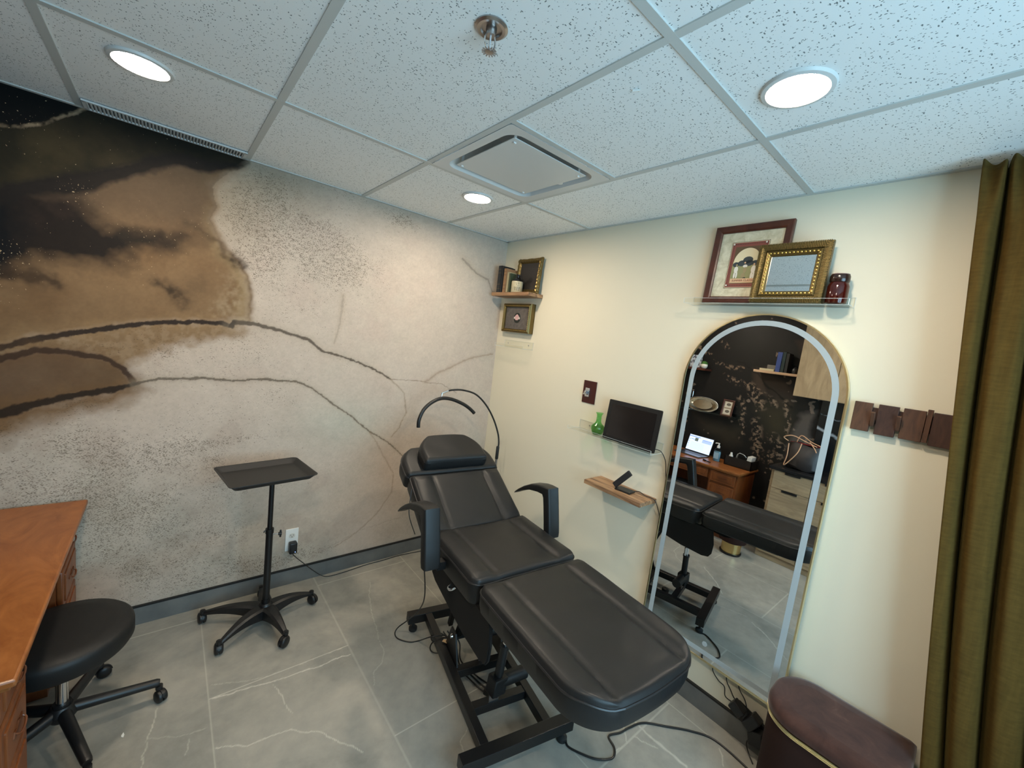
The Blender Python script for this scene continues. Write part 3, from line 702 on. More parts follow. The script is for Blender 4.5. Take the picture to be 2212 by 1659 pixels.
# armrests
def armrest(s):
    xo = .375 if s > 0 else .385
    b = MB(); b.M = UB
    # stations along the pad: centre (y,z), direction across the thickness, half thickness, half width, outward shift
    st_ = [((.286, .612), (1, -.12), .020, .034, 0), ((.286, .616), (1, -.12), .026, .040, 0), ((.290, .640), (1, -.14), .028, .042, 0), ((.302, .70), (1, -.18), .028, .042, 0), ((.325, .80), (1, -.22), .028, .042, 0), ((.334, .835), (1, -.24), .0285, .042, 0), ((.347, .870), (1, -1), .038, .042, 0),
           ((.372, .869), (.10, -1), .0265, .042, 0), ((.42, .863), (.16, -1), .025, .042, .002), ((.50, .842), (.34, -1), .024, .041, .005), ((.58, .802), (.50, -1), .022, .038, .008), ((.64, .765), (.60, -1), .018, .033, .011), ((.678, .739), (.64, -1), .012, .025, .013), ((.693, .729), (.66, -1), .004, .014, .014)]
    rings = []
    for (cy_, cz_), (ny_, nz_), ht, hw_, sh in st_:
        l_ = math.hypot(ny_, nz_); ny_ /= l_; nz_ /= l_; r_ = min(.012, ht*.6)
        ring = [(a_, c_) for a_, c_ in rrect(2*hw_, 2*ht, r_, 4)]
        rings.append([b.v((xo*s+s*sh+a_, cy_-ny_*c_+(.012 if s > 0 else 0), cz_-nz_*c_+(.010 if s > 0 else 0))) for a_, c_ in ring])
    for ra, rb_ in zip(rings, rings[1:]):
        n_ = len(ra)
        for k in range(n_): b.face([ra[k], ra[(k+1) % n_], rb_[(k+1) % n_], rb_[k]], 0, True)
    b.face(rings[0]); b.face(rings[-1])
    o = b.obj('armrest', 'leather', bed)
    q = MB(); q.M = UB; q.bx(s*(xo-.075), s*(xo-.03), .27, .31, .60, .64); q.obj('bracket', 'black_metal', o)
armrest(-1); armrest(1)
# side aprons
ap = [(.488, .575), (.495, .50), (.475, .462), (.43, .437), (.25, .405), (.09, .375), (-.06, .362), (-.105, .372), (-.122, .40), (-.126, .47), (-.112, .54), (-.105, .575)]
for s in (-1, 1):
    T = Matrix(((0, 0, 1, s*.272-.009), (1, 0, 0, 0), (0, 1, 0, 0), (0, 0, 0, 1)))
    b = MB(); b.M = UB; b.prism(ap, T, .018, bev=.004); b.obj('side_apron', 'black_soft', bed)
b = MB(); b.M = UB; b.tube(smooth_path([(-.282, .245, .528), (-.300, .24, .520), (-.305, .222, .522), (-.300, .205, .53), (-.283, .20, .538)], 5), .0055, 8); b.obj('release_handle', 'chrome', bed)['label'] = 'small bright metal release handle'
# seat frame under cushions
b = MB(); b.M = UB; b.bx(-.22, .22, .02, .47, .535, .56); b.bx(-.2, -.16, -.5, 0, .545, .562); b.bx(.16, .2, -.5, 0, .545, .562); b.bx(-.2, .2, -.5, -.46, .545, .562)
b.obj('cushion_frame', 'black_metal', bed)
# base, slightly turned relative to the seat
RB = Matrix.Translation((-.102, .195, 0)) @ Matrix.Rotation(-math.radians(6.5), 4, 'Z')
def rb(name, m_, fn):
    b = MB(); b.M = RB; fn(b); return b.obj(name, m_, bed)
for y in (-.44, .43): rb('cross_foot', 'black_metal', lambda b: b.bx(-.265, .265, y-.026, y+.026, .055, .107, bev=.003))
for x in (-.15, .15): rb('base_rail', 'black_metal', lambda b: b.bx(x-.02, x+.02, -.415, .405, .06, .105, bev=.003))
for y in (-.235, -.02): rb('cross_beam', 'black_metal', lambda b: b.bx(-.13, .13, y-.02, y+.02, .062, .103, bev=.002))
for x in (-.245, .245):
    for y in (-.44, .43):
        b = MB(); b.M = RB; b.lathe([(0, 0), (.022, 0), (.024, .006), (.024, .018), (.016, .022), (.008, .024), (.008, .056), (0, .056)], (x*.93, y, 0), 20); b.obj('levelling_foot', 'rubber', bed)
# lift linkage
for x in (-.125, .125):
    rb('base_bracket', 'black_metal', lambda b: b.prism([(-.02, .10), (.16, .10), (.10, .24), (.04, .24)], Matrix(((0, 0, 1, x-.004), (1, 0, 0, 0), (0, 1, 0, 0), (0, 0, 0, 1))), .008))
for x in (-.10, .10):
    rb('lift_arm', 'black_metal', lambda b: (b.tube([(x, .07, .21), (x, -.08, .62)], .020, 4)))
    rb('lift_arm', 'black_metal', lambda b: (b.tube([(x, .19, .18), (x, .08, .62)], .016, 4)))
rb('pivot_bar', 'black_metal', lambda b: b.bx(-.12, .12, .055, .085, .195, .225))
rb('lift_head', 'black_metal', lambda b: b.bx(-.15, .13, -.22, .12, .62, .69))
rb('lift_bracket', 'black_metal', lambda b: b.bx(-.03, .16, -.22, -.14, .55, .62))
for x, y, z in ((-.133, .07, .21), (.0, -.221, .585), (.165, -.18, .585)): rb('pivot_bolt', 'chrome', lambda b: b.lathe([(0, 0), (.012, 0), (.010, .008), (0, .009)], (x, y, z), 12, Matrix.Rotation(PI/2 if x == 0 else (-PI/2 if x < 0 else PI/2), 4, 'X' if x == 0 else 'Y')))
# actuators
def actuator(p0, p1, off=0):
    p0 = Vector(p0); p1 = Vector(p1); d = (p1-p0)
    b = MB(); b.M = RB; b.tube([p0, p0+d*.5], .020, 14); b.tube([p0+d*.5, p0+d*.53], .023, 14); b.box(p0+d*.12+Vector((.0, 0, 0)), (.062, .075, .085), d.to_track_quat('Z', 'Y').to_matrix().to_4x4(), .008)
    b.tube([p0+d*.14+Vector((.0, .0, 0)), p0+d*.14+Vector((.15, .01, .0))], .030, 16)
    o = b.obj('actuator', 'black_plastic', bed)
    b = MB(); b.M = RB; b.tube([p0+d*.53, p1], .0125, 14); b.tube([p0+d*.53+Vector((.02, .006, 0)), p0+d*.66+Vector((.02, .006, 0))], .008, 10); b.tube([p1-Vector((.022, 0, 0)), p1+Vector((.022, 0, 0))], .014, 12); b.obj('piston_rod', 'chrome', o)
    b = MB(); b.M = RB; b.box(p0-d.normalized()*.02, (.05, .006, .05), None, .001); b.bx(p0.x-.03, p0.x+.03, p0.y-.004, p0.y+.004, p0.z+.012, p0.z+.018); b.obj('clevis', 'steel', o)
actuator((-.03, -.245, .13), (.02, -.235, .58))
actuator((.02, .0, .14), (.10, .33, .62))

# hand-control cord and cables by the bed
BEDM = Matrix.Translation((-.77, -1.46, 0)) @ Matrix.Rotation(-math.radians(6), 4, 'Z')
def to_bed(o):
    for k_ in ('label', 'category', 'group'):
        if k_ in o: del o[k_]
    o.parent = bed; o.matrix_parent_inverse = BEDM.inverted(); return o
def cable(name, pts, label, r=.003, parent=None, n=8, m='black_plastic', cat='cable'):
    b = MB(); b.tube(smooth_path(pts, n), r, 8)
    o = b.obj(name, m, parent)
    if not parent: tag(o, label, cat)
    return o

# ------------------------------------------------------------------ half-moon lamp on a floor stand behind the head end
lx, ly = -.100, -.30
lamp = thing('half_moon_lamp', 'black half moon lamp on a gooseneck stand behind the bed head', 'floor lamp', (lx, ly, 0))
b = MB(); b.lathe([(0, 0), (.08, 0), (.084, .006), (.08, .016), (.03, .022), (.015, .03), (0, .03)], n=40); b.obj('base', 'black_metal', lamp)
MB().tube([(0, 0, .025), (0, 0, .70)], .010, 16).obj('pole', 'chrome', lamp)
b = MB(); b.tube([(0, 0, .69), (0, 0, .79)], .0095, 16); b.obj('joint', 'steel', lamp)
b = MB(); b.tube([(0, 0, .785), (0, 0, .79), (0, 0, .885), (0, 0, .89)], [.009, .0125, .0125, .009], 16); b.obj('grip', 'rubber', lamp)
L0 = Vector((lx, ly, 0))
b = MB(); b.tube([Vector((x, -.3, z))-L0 for x, z in ()] + smooth_path([Vector((x, y, z))-L0 for x, y, z in [(-.095, -.30, .885), (-.098, -.30, .93), (-.118, -.30, 1.0), (-.177, -.30, 1.113), (-.265, -.30, 1.225), (-.369, -.30, 1.305), (-.483, -.30, 1.335), (-.570, -.30, 1.336), (-.61, -.30, 1.328)]], 6), .0065, 10)
b.obj('gooseneck', 'rubber', lamp)
b = MB(); b.tube([Vector((-.605, -.3, 1.330))-L0, Vector((-.655, -.3, 1.312))-L0], .0075, 12); b.tube([Vector((-.652, -.3, 1.318))-L0, Vector((-.654, -.3, 1.29))-L0], .006, 10); b.obj('ball_joint', 'chrome', lamp)
arc = [(-.818, -.318, 1.084), (-.816, -.315, 1.137), (-.785, -.31, 1.203), (-.728, -.305, 1.25), (-.655, -.30, 1.276), (-.573, -.30, 1.270), (-.480, -.305, 1.238), (-.418, -.31, 1.203), (-.375, -.315, 1.168)]
P = smooth_path([Vector(p)-L0 for p in arc], 6)
b = MB(); b.tube(P, .0125, 12); b.obj('half_moon_head', 'black_plastic', lamp)
b = MB(); b.tube([p+Vector((0, -.0, -.0045)) for p in P[2:-2]], .0095, 10); b.obj('light_strip', mat('lamp_strip_off', srgb(150, 148, 138), .4), lamp) if False else b.bm.free()

# ------------------------------------------------------------------ casters, tray stand, stool
def caster(par, x, y, ang, r=.024, ztop=.075, m='black_plastic'):
    b = MB(); ax = Matrix.Rotation(ang, 4, 'Z') @ Matrix.Rotation(PI/2, 4, 'X')
    for s in (-1, 1):
        c = Vector((x, y, r)) + Matrix.Rotation(ang, 3, 'Z') @ Vector((-.012, 0, 0))
        T = ax
        prof = [(0, s*.020), (r*.55, s*.020), (r*.9, s*.016), (r, s*.012), (r, s*.004), (0, s*.004)]
        b.lathe(prof, c, 24, T)
    o = b.obj('caster', m, par)
    q = MB(); cc = Vector((x, y, r)) + Matrix.Rotation(ang, 3, 'Z') @ Vector((-.012, 0, 0))
    hood = [(math.cos(a)*r*1.12, math.sin(a)*r*1.12) for a in [i*PI/10-.1 for i in range(0, 11)]] + [(-r*.5, -.004), (r*.5, -.004)]
    q.prism(hood, Matrix.Translation(cc) @ ax @ Matrix.Translation((0, 0, -.0035)), .007)
    q.tube([(x, y, r*1.3), (x, y, ztop)], .0075, 12); q.tube([(x, y, ztop-.018), (x, y, ztop-.002)], .013, 14)
    q.obj('caster_fork', m, o)
ts = thing('tray_stand', 'black rolling tray stand with a rectangular tray on an adjustable pole', 'tray stand', (-1.655, -.315, 0))
feet = [(-.272, .153), (-.221, -.137), (.059, -.230), (.252, .050), (.017, .238)]
b = MB(); b.lathe([(0, .05), (.034, .05), (.040, .062), (.040, .085), (.033, .115), (.024, .125), (0, .125)], n=32); b.obj('hub', 'black_plastic', ts)
for fx_, fy_ in feet:
    a_ = math.atan2(fy_, fx_); Lr = math.hypot(fx_, fy_)-.005
    b = MB(); secs = []
    for i in range(13):
        t_ = i/12; r_ = .02+(Lr-.02)*t_; zt_ = .112-.040*t_**1.7+.012*math.sin(PI*t_); hh = .050*(1-t_)**1.1+.016; ww = .026*(1-t_)+.0125
        row = [(r_, -ww, zt_-hh), (r_, -ww*.95, zt_-.007), (r_, -ww*.55, zt_), (r_, ww*.55, zt_), (r_, ww*.95, zt_-.007), (r_, ww, zt_-hh)]
        secs.append([b.v(Matrix.Rotation(a_, 3, 'Z') @ Vector(p)) for p in row])
    for s1_, s2_ in zip(secs, secs[1:]):
        for k in range(6): b.face([s1_[k], s1_[(k+1) % 6], s2_[(k+1) % 6], s2_[k]], 0, k in (0, 1, 2, 3, 4) and False)
    b.face(secs[0]); b.face(secs[-1][::-1]); b.obj('leg', 'black_plastic', ts)
    caster(ts, fx_, fy_, a_+PI*.5+.6*math.sin(a_*3), .029, .080)
b = MB(); b.tube([(0, 0, .11), (0, 0, .545)], .0175, 20); b.tube([(0, 0, .535), (0, 0, .56)], .0205, 20); b.tube([(0, 0, .11), (0, 0, .15)], .021, 20); b.obj('lower_pole', 'black_metal', ts)
b = MB(); b.tube([(0, 0, .55), (0, 0, .872)], .0125, 18); b.obj('upper_pole', 'black_metal', ts)
b = MB(); d_ = Matrix.Rotation(-.25, 3, 'Z'); b.tube([d_ @ Vector((.018, 0, .525)), d_ @ Vector((.045, 0, .525))], .0035, 10); kk = b.obj('clamp_screw', 'chrome', ts)
b = MB(); b.tube([d_ @ Vector((.042, 0, .525)), d_ @ Vector((.060, 0, .525))], .0085, 12); b.box(d_ @ Vector((.053, 0, .525)), (.010, .012, .042), Matrix.Rotation(-.25, 4, 'Z'), .004); b.obj('knob', 'black_plastic', kk)
MB().tube([(-.017, -.005, .555), (-.027, -.008, .553), (-.028, -.008, .545)], .003, 8).obj('pin', 'black_metal', ts)
b = MB(); b.M = Matrix.Translation((-.036, -.045, .885)) @ Matrix.Rotation(.13, 4, 'Z')
rings = []
for w_, h_, r_, z_ in ((.392, .318, .022, .020), (.402, .328, .024, .022), (.402, .328, .024, .0185), (.386, .312, .02, .0150), (.352, .276, .02, -.006), (.33, .25, .02, -.008)):
    rings.append([b.v((x, y, z_)) for x, y in rrect(w_, h_, r_, 6)])
ins = [(.386, .312, .021, .0185), (.356, .280, .02, .0), (.345, .268, .02, -.003)]
inr = [[b.v((x, y, z_)) for x, y in rrect(w_, h_, r_, 6)] for w_, h_, r_, z_ in ins]
n = len(rings[0])
for seq in (rings, [rings[0]]+inr):
    for ra, rb in zip(seq, seq[1:]):
        for k in range(n): b.face([ra[k], ra[(k+1) % n], rb[(k+1) % n], rb[k]], 0, True)
b.face(rings[-1]); b.face(inr[-1]); b.obj('tray', mat('tray_black', (.018, .0175, .0175, 1), .55), ts)
b = MB(); b.M = Matrix.Rotation(.13, 4, 'Z'); b.tube([(0, 0, .855), (0, 0, .8755)], .020, 16); b.bx(-.12, .12, -.02, .02, .870, .8765); b.obj('tray_mount', 'black_metal', ts)

st = thing('rolling_stool', 'black padded stool on five casters tucked under the wooden desk', 'stool', (-2.385, -.615, 0))
SR = .205
b = MB(); b.lathe([(0, .365), (SR*.86, .365), (SR*.96, .37), (SR, .385), (SR*1.0, .425), (SR*.985, .439), (SR*.93, .450), (SR*.7, .456), (0, .458)], n=64); seat = b.obj('seat', 'leather_seat', st)
b = MB(); b.lathe([(0, .35), (.09, .35), (.11, .358), (.11, .365), (0, .365)], n=32); b.obj('seat_plate', 'black_metal', st)
MB().tube([(0, 0, .13), (0, 0, .355)], .018, 24).obj('gas_lift', 'chrome', st)
b = MB(); b.tube([(0, 0, .12), (0, 0, .15)], .026, 20); b.lathe([(0, .085), (.035, .085), (.045, .10), (.045, .12), (.03, .14), (0, .14)], n=28); b.obj('hub', 'black_plastic', st)
R_ = .285
for k in range(5):
    a_ = .03+2*PI*k/5
    p = Vector((R_*math.cos(a_), R_*math.sin(a_), 0)); q_ = Vector((.03*math.cos(a_), .03*math.sin(a_), .115))
    b = MB(); b.tube([q_, Vector((p.x*.97, p.y*.97, .085)), Vector((p.x, p.y, .083))], [.021, .0165, .014], 16); b.obj('leg', 'black_plastic', st)
    caster(st, p.x, p.y, a_+2.0, .026, .072)

# ------------------------------------------------------------------ desk
desk = thing('wooden_desk', 'orange-brown wooden desk with carved drawers against the dark mural wall', 'desk', (0, 0, 0))
DX1, DX0, DY0, DY1, DZ = -2.378, W0+.02, -1.24, -.016, .735
b = MB(); b.bx(DX0, DX1, DY0, DY1, DZ-.022, DZ, bev=.006); b.bx(DX0, DX1-.012, DY0+.012, DY1-.012, DZ-.036, DZ-.022, bev=.004); b.obj('top', 'desk', desk)
FX = DX1-.045
def pedestal(y0, y1, name='cabinet_body'):
    b = MB(); b.bx(DX0, FX-.012, y0, y1, .05, DZ-.036); b.bx(DX0+.02, FX-.04, y0+.02, y1-.02, 0, .05); o = b.obj(name, 'desk_side', desk); return o
def drawer(y0, y1, z0, z1, pull=True):
    b = MB(); b.bx(FX-.012, FX+.008, y0, y1, z0, z1, bev=.006); b.bx(FX+.006, FX+.013, y0+.028, y1-.028, z0+.022, z1-.022, bev=.005)
    o = b.obj('drawer', 'desk_side', desk)
    if pull:
        yc, zc = (y0+y1)/2, (z0+z1)/2
        q = MB(); shp = [(-.055, 0), (-.04, .012), (-.02, .006), (0, .018), (.02, .006), (.04, .012), (.055, 0), (.03, -.010), (.012, -.004), (0, -.014), (-.012, -.004), (-.03, -.010)]
        q.prism([(y, z) for y, z in shp], wallL(yc, zc, FX+.012), .005, bev=.0015)
        q.tube(smooth_path([(FX+.015, yc-.035, zc+.003), (FX+.024, yc-.03, zc-.004), (FX+.026, yc, zc-.010), (FX+.024, yc+.03, zc-.004), (FX+.015, yc+.035, zc+.003)], 5), .003, 8)
        q.obj('pull', mat('carved_pull', srgb(96, 52, 26), .35), o)
pedestal(DY0+.03, -.93)
pedestal(-.375, DY1-.03)
b = MB(); b.bx(DX0, FX-.014, -.93, -.375, DZ-.15, DZ-.036); b.bx(DX0, DX0+.015, -.93, -.375, .15, DZ-.15); b.obj('knee_apron', 'desk_side', desk)
for (a_, c_) in ((DY0+.045, -.945), (-.36, DY1-.045)):
    drawer(a_, c_, .575, .690, True); drawer(a_, c_, .385, .555); drawer(a_, c_, .08, .365)
drawer(-.918, -.387, DZ-.145, .690, False)

# laptop etc on the desk (seen in the mirror)
def yz(t): return t
lap = thing('laptop', 'open grey laptop with a lit screen on the wooden desk', 'laptop', (-2.66, -.60, DZ), .10)
b = MB(); b.bx(-.11, .11, -.155, .155, 0, .012, bev=.004); b.obj('keyboard_base', mat('laptop_metal', (.16, .155, .155, 1), .35, .8), lap)
b = MB(); b.bx(-.085, .02, -.135, .135, .0121, .0128); b.obj('keyboard', 'black_plastic', lap)
lid = Matrix.Translation((-.108, 0, .012)) @ Matrix.Rotation(-.28, 4, 'Y')
b = MB(); b.M = lid; b.bx(-.006, 0, -.155, .155, 0, .205, bev=.002); ld = b.obj('lid', 'black_plastic', lap)
m = bpy.data.materials.new('laptop_screen'); m.use_nodes = True; nt = m.node_tree; nt.nodes.remove(bs(m)); em = nd(m, 'ShaderNodeEmission', i_Strength=.75); em.inputs[0].default_value = (.62, .74, 1, 1); lk(m, em.outputs[0], nt.nodes['Material Output'].inputs[0])
def emis(name, c, s=.75):
    m = bpy.data.materials.new(name); m.use_nodes = True; nt = m.node_tree; nt.nodes.remove(bs(m)); e_ = nd(m, 'ShaderNodeEmission', i_Strength=s); e_.inputs[0].default_value = c; lk(m, e_.outputs[0], nt.nodes['Material Output'].inputs[0]); return m
b = MB(); b.M = lid
b.bx(.0002, .0008, -.147, .147, .012, .196, mi=0); b.bx(.0009, .0014, .01, .147, .176, .183, mi=1); b.bx(.0009, .0014, .03, .07, .13, .17, mi=3); b.bx(.0009, .0014, .075, .12, .143, .148, mi=1)
b.bx(.0009, .0014, -.135, -.02, .128, .166, mi=2); b.bx(.0009, .0014, -.13, -.03, .16, .165, mi=1)
for k in range(7): b.bx(.0009, .0014, -.06, .11, .035+.012*k, .037+.012*k, mi=2)
for k in range(4): b.bx(.0009, .0014, .13, .136, .05+.028*k, .062+.028*k, mi=1)
b.obj('screen', [m, emis('screen_blue', (.08, .14, .5, 1)), emis('screen_pale', (.36, .46, .78, 1)), emis('screen_photo', (.1, .12, .1, 1))], ld)
sn = thing('sanitizer_bottle', 'clear blue hand sanitizer bottle with a white pump on the desk', 'bottle', (-2.68, -.875, DZ))
b = MB()
for (z0_, z1_, w_, d2) in ((0, .012, .036, .022), (.012, .12, .036, .022)): pass
pr = [(0, 0), (.036, 0), (.039, .006), (.039, .11), (.034, .13), (.016, .142), (.014, .15), (0, .15)]
b.lathe(pr, n=28); 
for v_ in b.bm.verts: v_.co.x *= .62
b.obj('bottle', 'clear_bottle', sn)
b = MB(); b.lathe([(0, .002), (.034, .003), (.0355, .10), (.030, .112), (0, .112)], n=28)
for v_ in b.bm.verts: v_.co.x *= .6
b.obj('gel', mat('gel', srgb(128, 156, 172), .15), sn)
b = MB(); b.bx(.0246, .0252, -.026, .026, .03, .10); b.obj('label_sticker', mat('blue_label', srgb(150, 180, 200), .5), sn)
b = MB(); b.lathe([(0, .15), (.016, .15), (.017, .172), (.008, .178), (.006, .196), (0, .196)], n=20); b.tube([(0, -.008, .198), (0, .0, .2), (0, .030, .199), (0, .036, .192)], .006, 10); b.obj('pump', 'white_plastic', sn)
bxo = thing('desk_organizer', 'black open box holding white supplies at the desk end', 'organizer', (-2.76, -1.10, DZ), .0)
b = MB()
b.bx(-.10, .10, -.135, .135, 0, .006); b.bx(-.10, -.094, -.135, .135, 0, .10); b.bx(.094, .10, -.135, .135, 0, .10); b.bx(-.10, .10, -.135, -.129, 0, .10); b.bx(-.10, .10, .129, .135, 0, .10)
b.obj('bin', 'black_plastic', bxo)
o = MB().box((-2.76, -1.19, DZ+.075), (.12, .045, .13), Matrix.Rotation(.1, 4, 'X'), .004).obj('tissue_pack', 'white_plastic'); tag(o, 'white pack standing at the right end of the black organizer box', 'pack')
b = MB(); b.lathe([(0, 0), (.018, 0), (.020, .01), (.020, .09), (.012, .105), (.010, .125), (0, .127)], (-2.73, -1.00, DZ+.008), 18); tag(b.obj('lotion_bottle', 'white_plastic'), 'small white bottle in the black organizer box', 'bottle')
b = MB(); b.tube(smooth_path([(-2.74, -1.05, DZ+.008), (-2.75, -1.06, DZ+.13), (-2.76, -1.11, DZ+.135), (-2.765, -1.14, DZ+.11)], 5), .008, 10); tag(b.obj('chrome_device', 'chrome'), 'curved shiny metal device in the black organizer box', 'device')
b = MB(); b.tube([(-2.53, -.80, DZ+.008), (-2.50, -.84, DZ+.008)], .008, 10); b.tube([(-2.50, -.84, DZ+.008), (-2.48, -.90, DZ+.008)], .006, 10); tag(b.obj('marker_pen', 'black_plastic'), 'black pen lying on the desk in front of the sanitizer', 'pen')

# ------------------------------------------------------------------ arched mirror on the cream wall
MT = .014
mr = thing('arched_mirror', 'tall arched wall mirror with a thin gold rim and a frosted band', 'mirror', (0, -2.008, 0))
def arch(hw_, z0, zt, n=40, r=.008):
    pts = [(hw_, z0), (hw_, zt-hw_)]
    pts += [(hw_*math.cos(PI*k/n), zt-hw_+hw_*math.sin(PI*k/n)) for k in range(1, n)]
    pts += [(-hw_, zt-hw_), (-hw_, z0)]
    return pts
def tilt(z): return -.028
TM = Matrix.Translation((-.042, 0, 1.14)) @ Matrix.Rotation(MT, 4, 'Y') @ Matrix.Translation((0, 0, -1.14)) @ wallT(0, 0, 0)
MZ0, MZ1, MW = .285, 1.992, .340
b = MB(); b.prism(arch(MW-.004, MZ0+.004, MZ1-.004), TM @ Matrix.Translation((0, 0, -.004)), .0041); b.obj('glass', 'mirror', mr)
b = MB(); b.ringprism(arch(MW, MZ0, MZ1), arch(MW-.006, MZ0+.006, MZ1-.006), TM @ Matrix.Translation((0, 0, -.026)), .030); b.obj('rim', 'pale_brass', mr)
b = MB(); b.prism(arch(MW-.03, MZ0+.03, MZ1-.03), TM @ Matrix.Translation((0, 0, -.028)), .022); b.obj('backing', 'black_plastic', mr)
def archband(hw_o, hw_i, z0, zt_o, zt_i):
    return arch(hw_o, z0, zt_o), arch(hw_i, z0, zt_i)
oo, ii = archband(MW-.030, MW-.053, MZ0+.030, MZ1-.030, MZ1-.053)
ii = [(x, max(z, MZ0+.053) if k in (0, len(ii)-1) else z) for k, (x, z) in enumerate(ii)]
b = MB(); b.ringprism(oo, ii, TM @ Matrix.Translation((0, 0, .0004)), .0006, smooth=False); b.obj('frosted_band', 'frost', mr)
c_ = Vector(TM @ Vector((.265, 0, 0)))
b = MB(); b.M = TM; b.lathe([(0, 0), (.012, 0), (.012, .0012), (0, .0012)], (.0, MZ0+.085, .0002), 20); b.obj('touch_button', 'frost', mr)
# mirror leads and adapters
cb = thing('power_adapters', 'bunch of black power adapters plugged in at the wall under the mirror', 'power adapter', (-.03, -2.24, .0))
b = MB()
b.box((-.020, .045, .175), (.045, .060, .045), Matrix.Rotation(.5, 4, 'X'), .006); b.box((-.018, -.02, .16), (.05, .045, .075), Matrix.Rotation(.5, 4, 'X'), .006); b.box((-.014, -.045, .10), (.045, .06, .07), Matrix.Rotation(-.2, 4, 'X'), .006)
b.obj('adapter', 'black_plastic', cb)
b = MB(); b.box((.02, -.01, .13), (.014, .16, .07), Matrix.Rotation(.3, 4, 'X'), .004); b.obj('socket_strip', 'black_metal', cb)
cable('mirror_cable', [(-.016, -2.055, .29), (-.022, -2.055, .25), (-.03, -2.09, .225), (-.03, -2.12, .215), (-.025, -2.13, .17), (-.03, -2.165, .17), (-.035, -2.19, .18)], 'thin black cable looping down from the left of the mirror bottom', .0025)
cable('mirror_cable', [(-.016, -2.118, .29), (-.025, -2.122, .25), (-.03, -2.148, .22), (-.03, -2.168, .195), (-.04, -2.200, .186)], 'thin black cable hanging straight from the mirror bottom to the adapters', .0025)
cable('mirror_cable', [(-.016, -2.165, .29), (-.025, -2.18, .25), (-.035, -2.215, .22), (-.04, -2.235, .17)], 'thin black cable hanging from the mirror bottom nearest the bench', .0025)
cable('adapter_lead', [(-.05, -2.27, .09), (-.05, -2.255, .05), (-.05, -2.27, .012), (-.08, -2.30, .004)], 'black lead dropping from the adapters to the floor beside the bench', .0028)

# ------------------------------------------------------------------ clear acrylic ledges
def ledge(y0, y1, z, d, back, lip, label, gx=0):
    """wall plate, horizontal plate and front lip bent from one clear sheet"""
    t = thing('acrylic_shelf', label, 'shelf', (-.0012, (y0+y1)/2, z), 0, 'clear acrylic ledges'); L2 = abs(y1-y0)/2; th = .0035
    b = MB(); b.bx(-th, 0, -L2, L2, 0, back); b.bx(-d, -th, -L2, L2, 0, th); b.bx(-d, -d+th, -L2, L2, th, lip)
    b.obj('clear_sheet', 'acrylic', t)
    b = MB(); e = .0007
    for (p, q_) in (((-d, -L2, lip), (-d, L2, lip)), ((-d+th, -L2, 0), (-d+th, L2, 0)), ((-.001, -L2, back), (-.001, L2, back)), ((-.001, -L2, 0), (-.001, L2, 0))):
        b.tube([p, q_], e, 4)
    for s in (-1, 1):
        b.tube([(-.001, s*L2, back), (-.001, s*L2, .001), (-d, s*L2, .001), (-d, s*L2, lip)], .0011, 4)
    b.obj('polished_edge', 'edge', t)
    for yy in (-L2*.72, L2*.72):
        b = MB(); b.lathe([(0, 0), (.005, 0), (.004, .002), (0, .0025)], (-th, yy, back*.55), 12, Matrix.Rotation(-PI/2, 4, 'Y')); b.obj('screw', 'steel', t)
    return t
ledge(-1.635, -2.30, 2.028, .10, .042, .024, 'clear acrylic ledge above the mirror holding the frames and jar')
ledge(-1.00, -1.60, 1.215, .118, .055, .022, 'clear acrylic ledge holding the green vase and the dark screen')
ledge(-.112, -.452, 1.672, .10, .055, .022, 'small empty clear acrylic ledge under the gilt box frame')

# framed print leaning on the wall
LEAN = -.05
def frame_ring(b, w_, h_, bw, prof, T):
    """mitred frame; prof: list of (inset 0..1 of bw, height)"""
    rings = []
    for f_, z_ in prof:
        d_ = bw*f_; rings.append([b.v(T @ Vector(p)) for p in ((-w_/2+d_, d_, z_), (w_/2-d_, d_, z_), (w_/2-d_, h_-d_, z_), (-w_/2+d_, h_-d_, z_))])
    for ra, rb in zip(rings, rings[1:]):
        for k in range(4): b.face([ra[k], ra[(k+1) % 4], rb[(k+1) % 4], rb[k]])
    return b
pf = thing('framed_print', 'brown framed sports print with a cream mat on the ledge over the mirror', 'picture', (0, 0, 0))
TPf = wallT(-1.877, 2.033, -.047, -.085)
PW, PH = .335, .372
b = MB(); frame_ring(b, PW, PH, .032, [(0, 0), (0, .018), (.15, .020), (.8, .016), (1, .012), (1, .004)], TPf); b.obj('frame', 'mahogany', pf)
MB().prism([(-PW/2+.002, .002), (PW/2-.002, .002), (PW/2-.002, PH-.002), (-PW/2+.002, PH-.002)], TPf, .004).obj('back_board', 'black_plastic', pf)
m = M['mat_board'] = mat('mottled_mat', srgb(196, 188, 160), .6); v = coords(m); lk(m, ramp(m, noise(m, v, 22, 5, .6, 1), [(.35, srgb(176, 168, 140)), (.65, srgb(212, 206, 182))]), bs(m).inputs['Base Color'])
def rect(b, T, x0_, x1_, y0_, y1_, z, t_=.0004, mi=0): b.prism([(x0_, y0_), (x1_, y0_), (x1_, y1_), (x0_, y1_)], T @ Matrix.Translation((0, 0, z)), t_, mi)
b = MB(); rect(b, TPf, -PW/2+.031, PW/2-.031, .031, PH-.031, .0045); b.obj('mat_board', 'mat_board', pf)
pm = {k: mat('print_'+k, srgb(*c), .6) for k, c in dict(red=(128, 70, 60), dkred=(92, 48, 44), line=(60, 62, 54), tan=(150, 136, 100), cream=(218, 206, 172), green=(140, 140, 98), tree=(52, 60, 64), white=(214, 210, 200), banner=(208, 172, 136), brown=(92, 72, 48)).items()}
pk = list(pm); pidx = {k: i for i, k in enumerate(pk)}
b = MB(); z = .0052
cx0, cx1, cy0, cy1 = -.078, .078, .078, .290
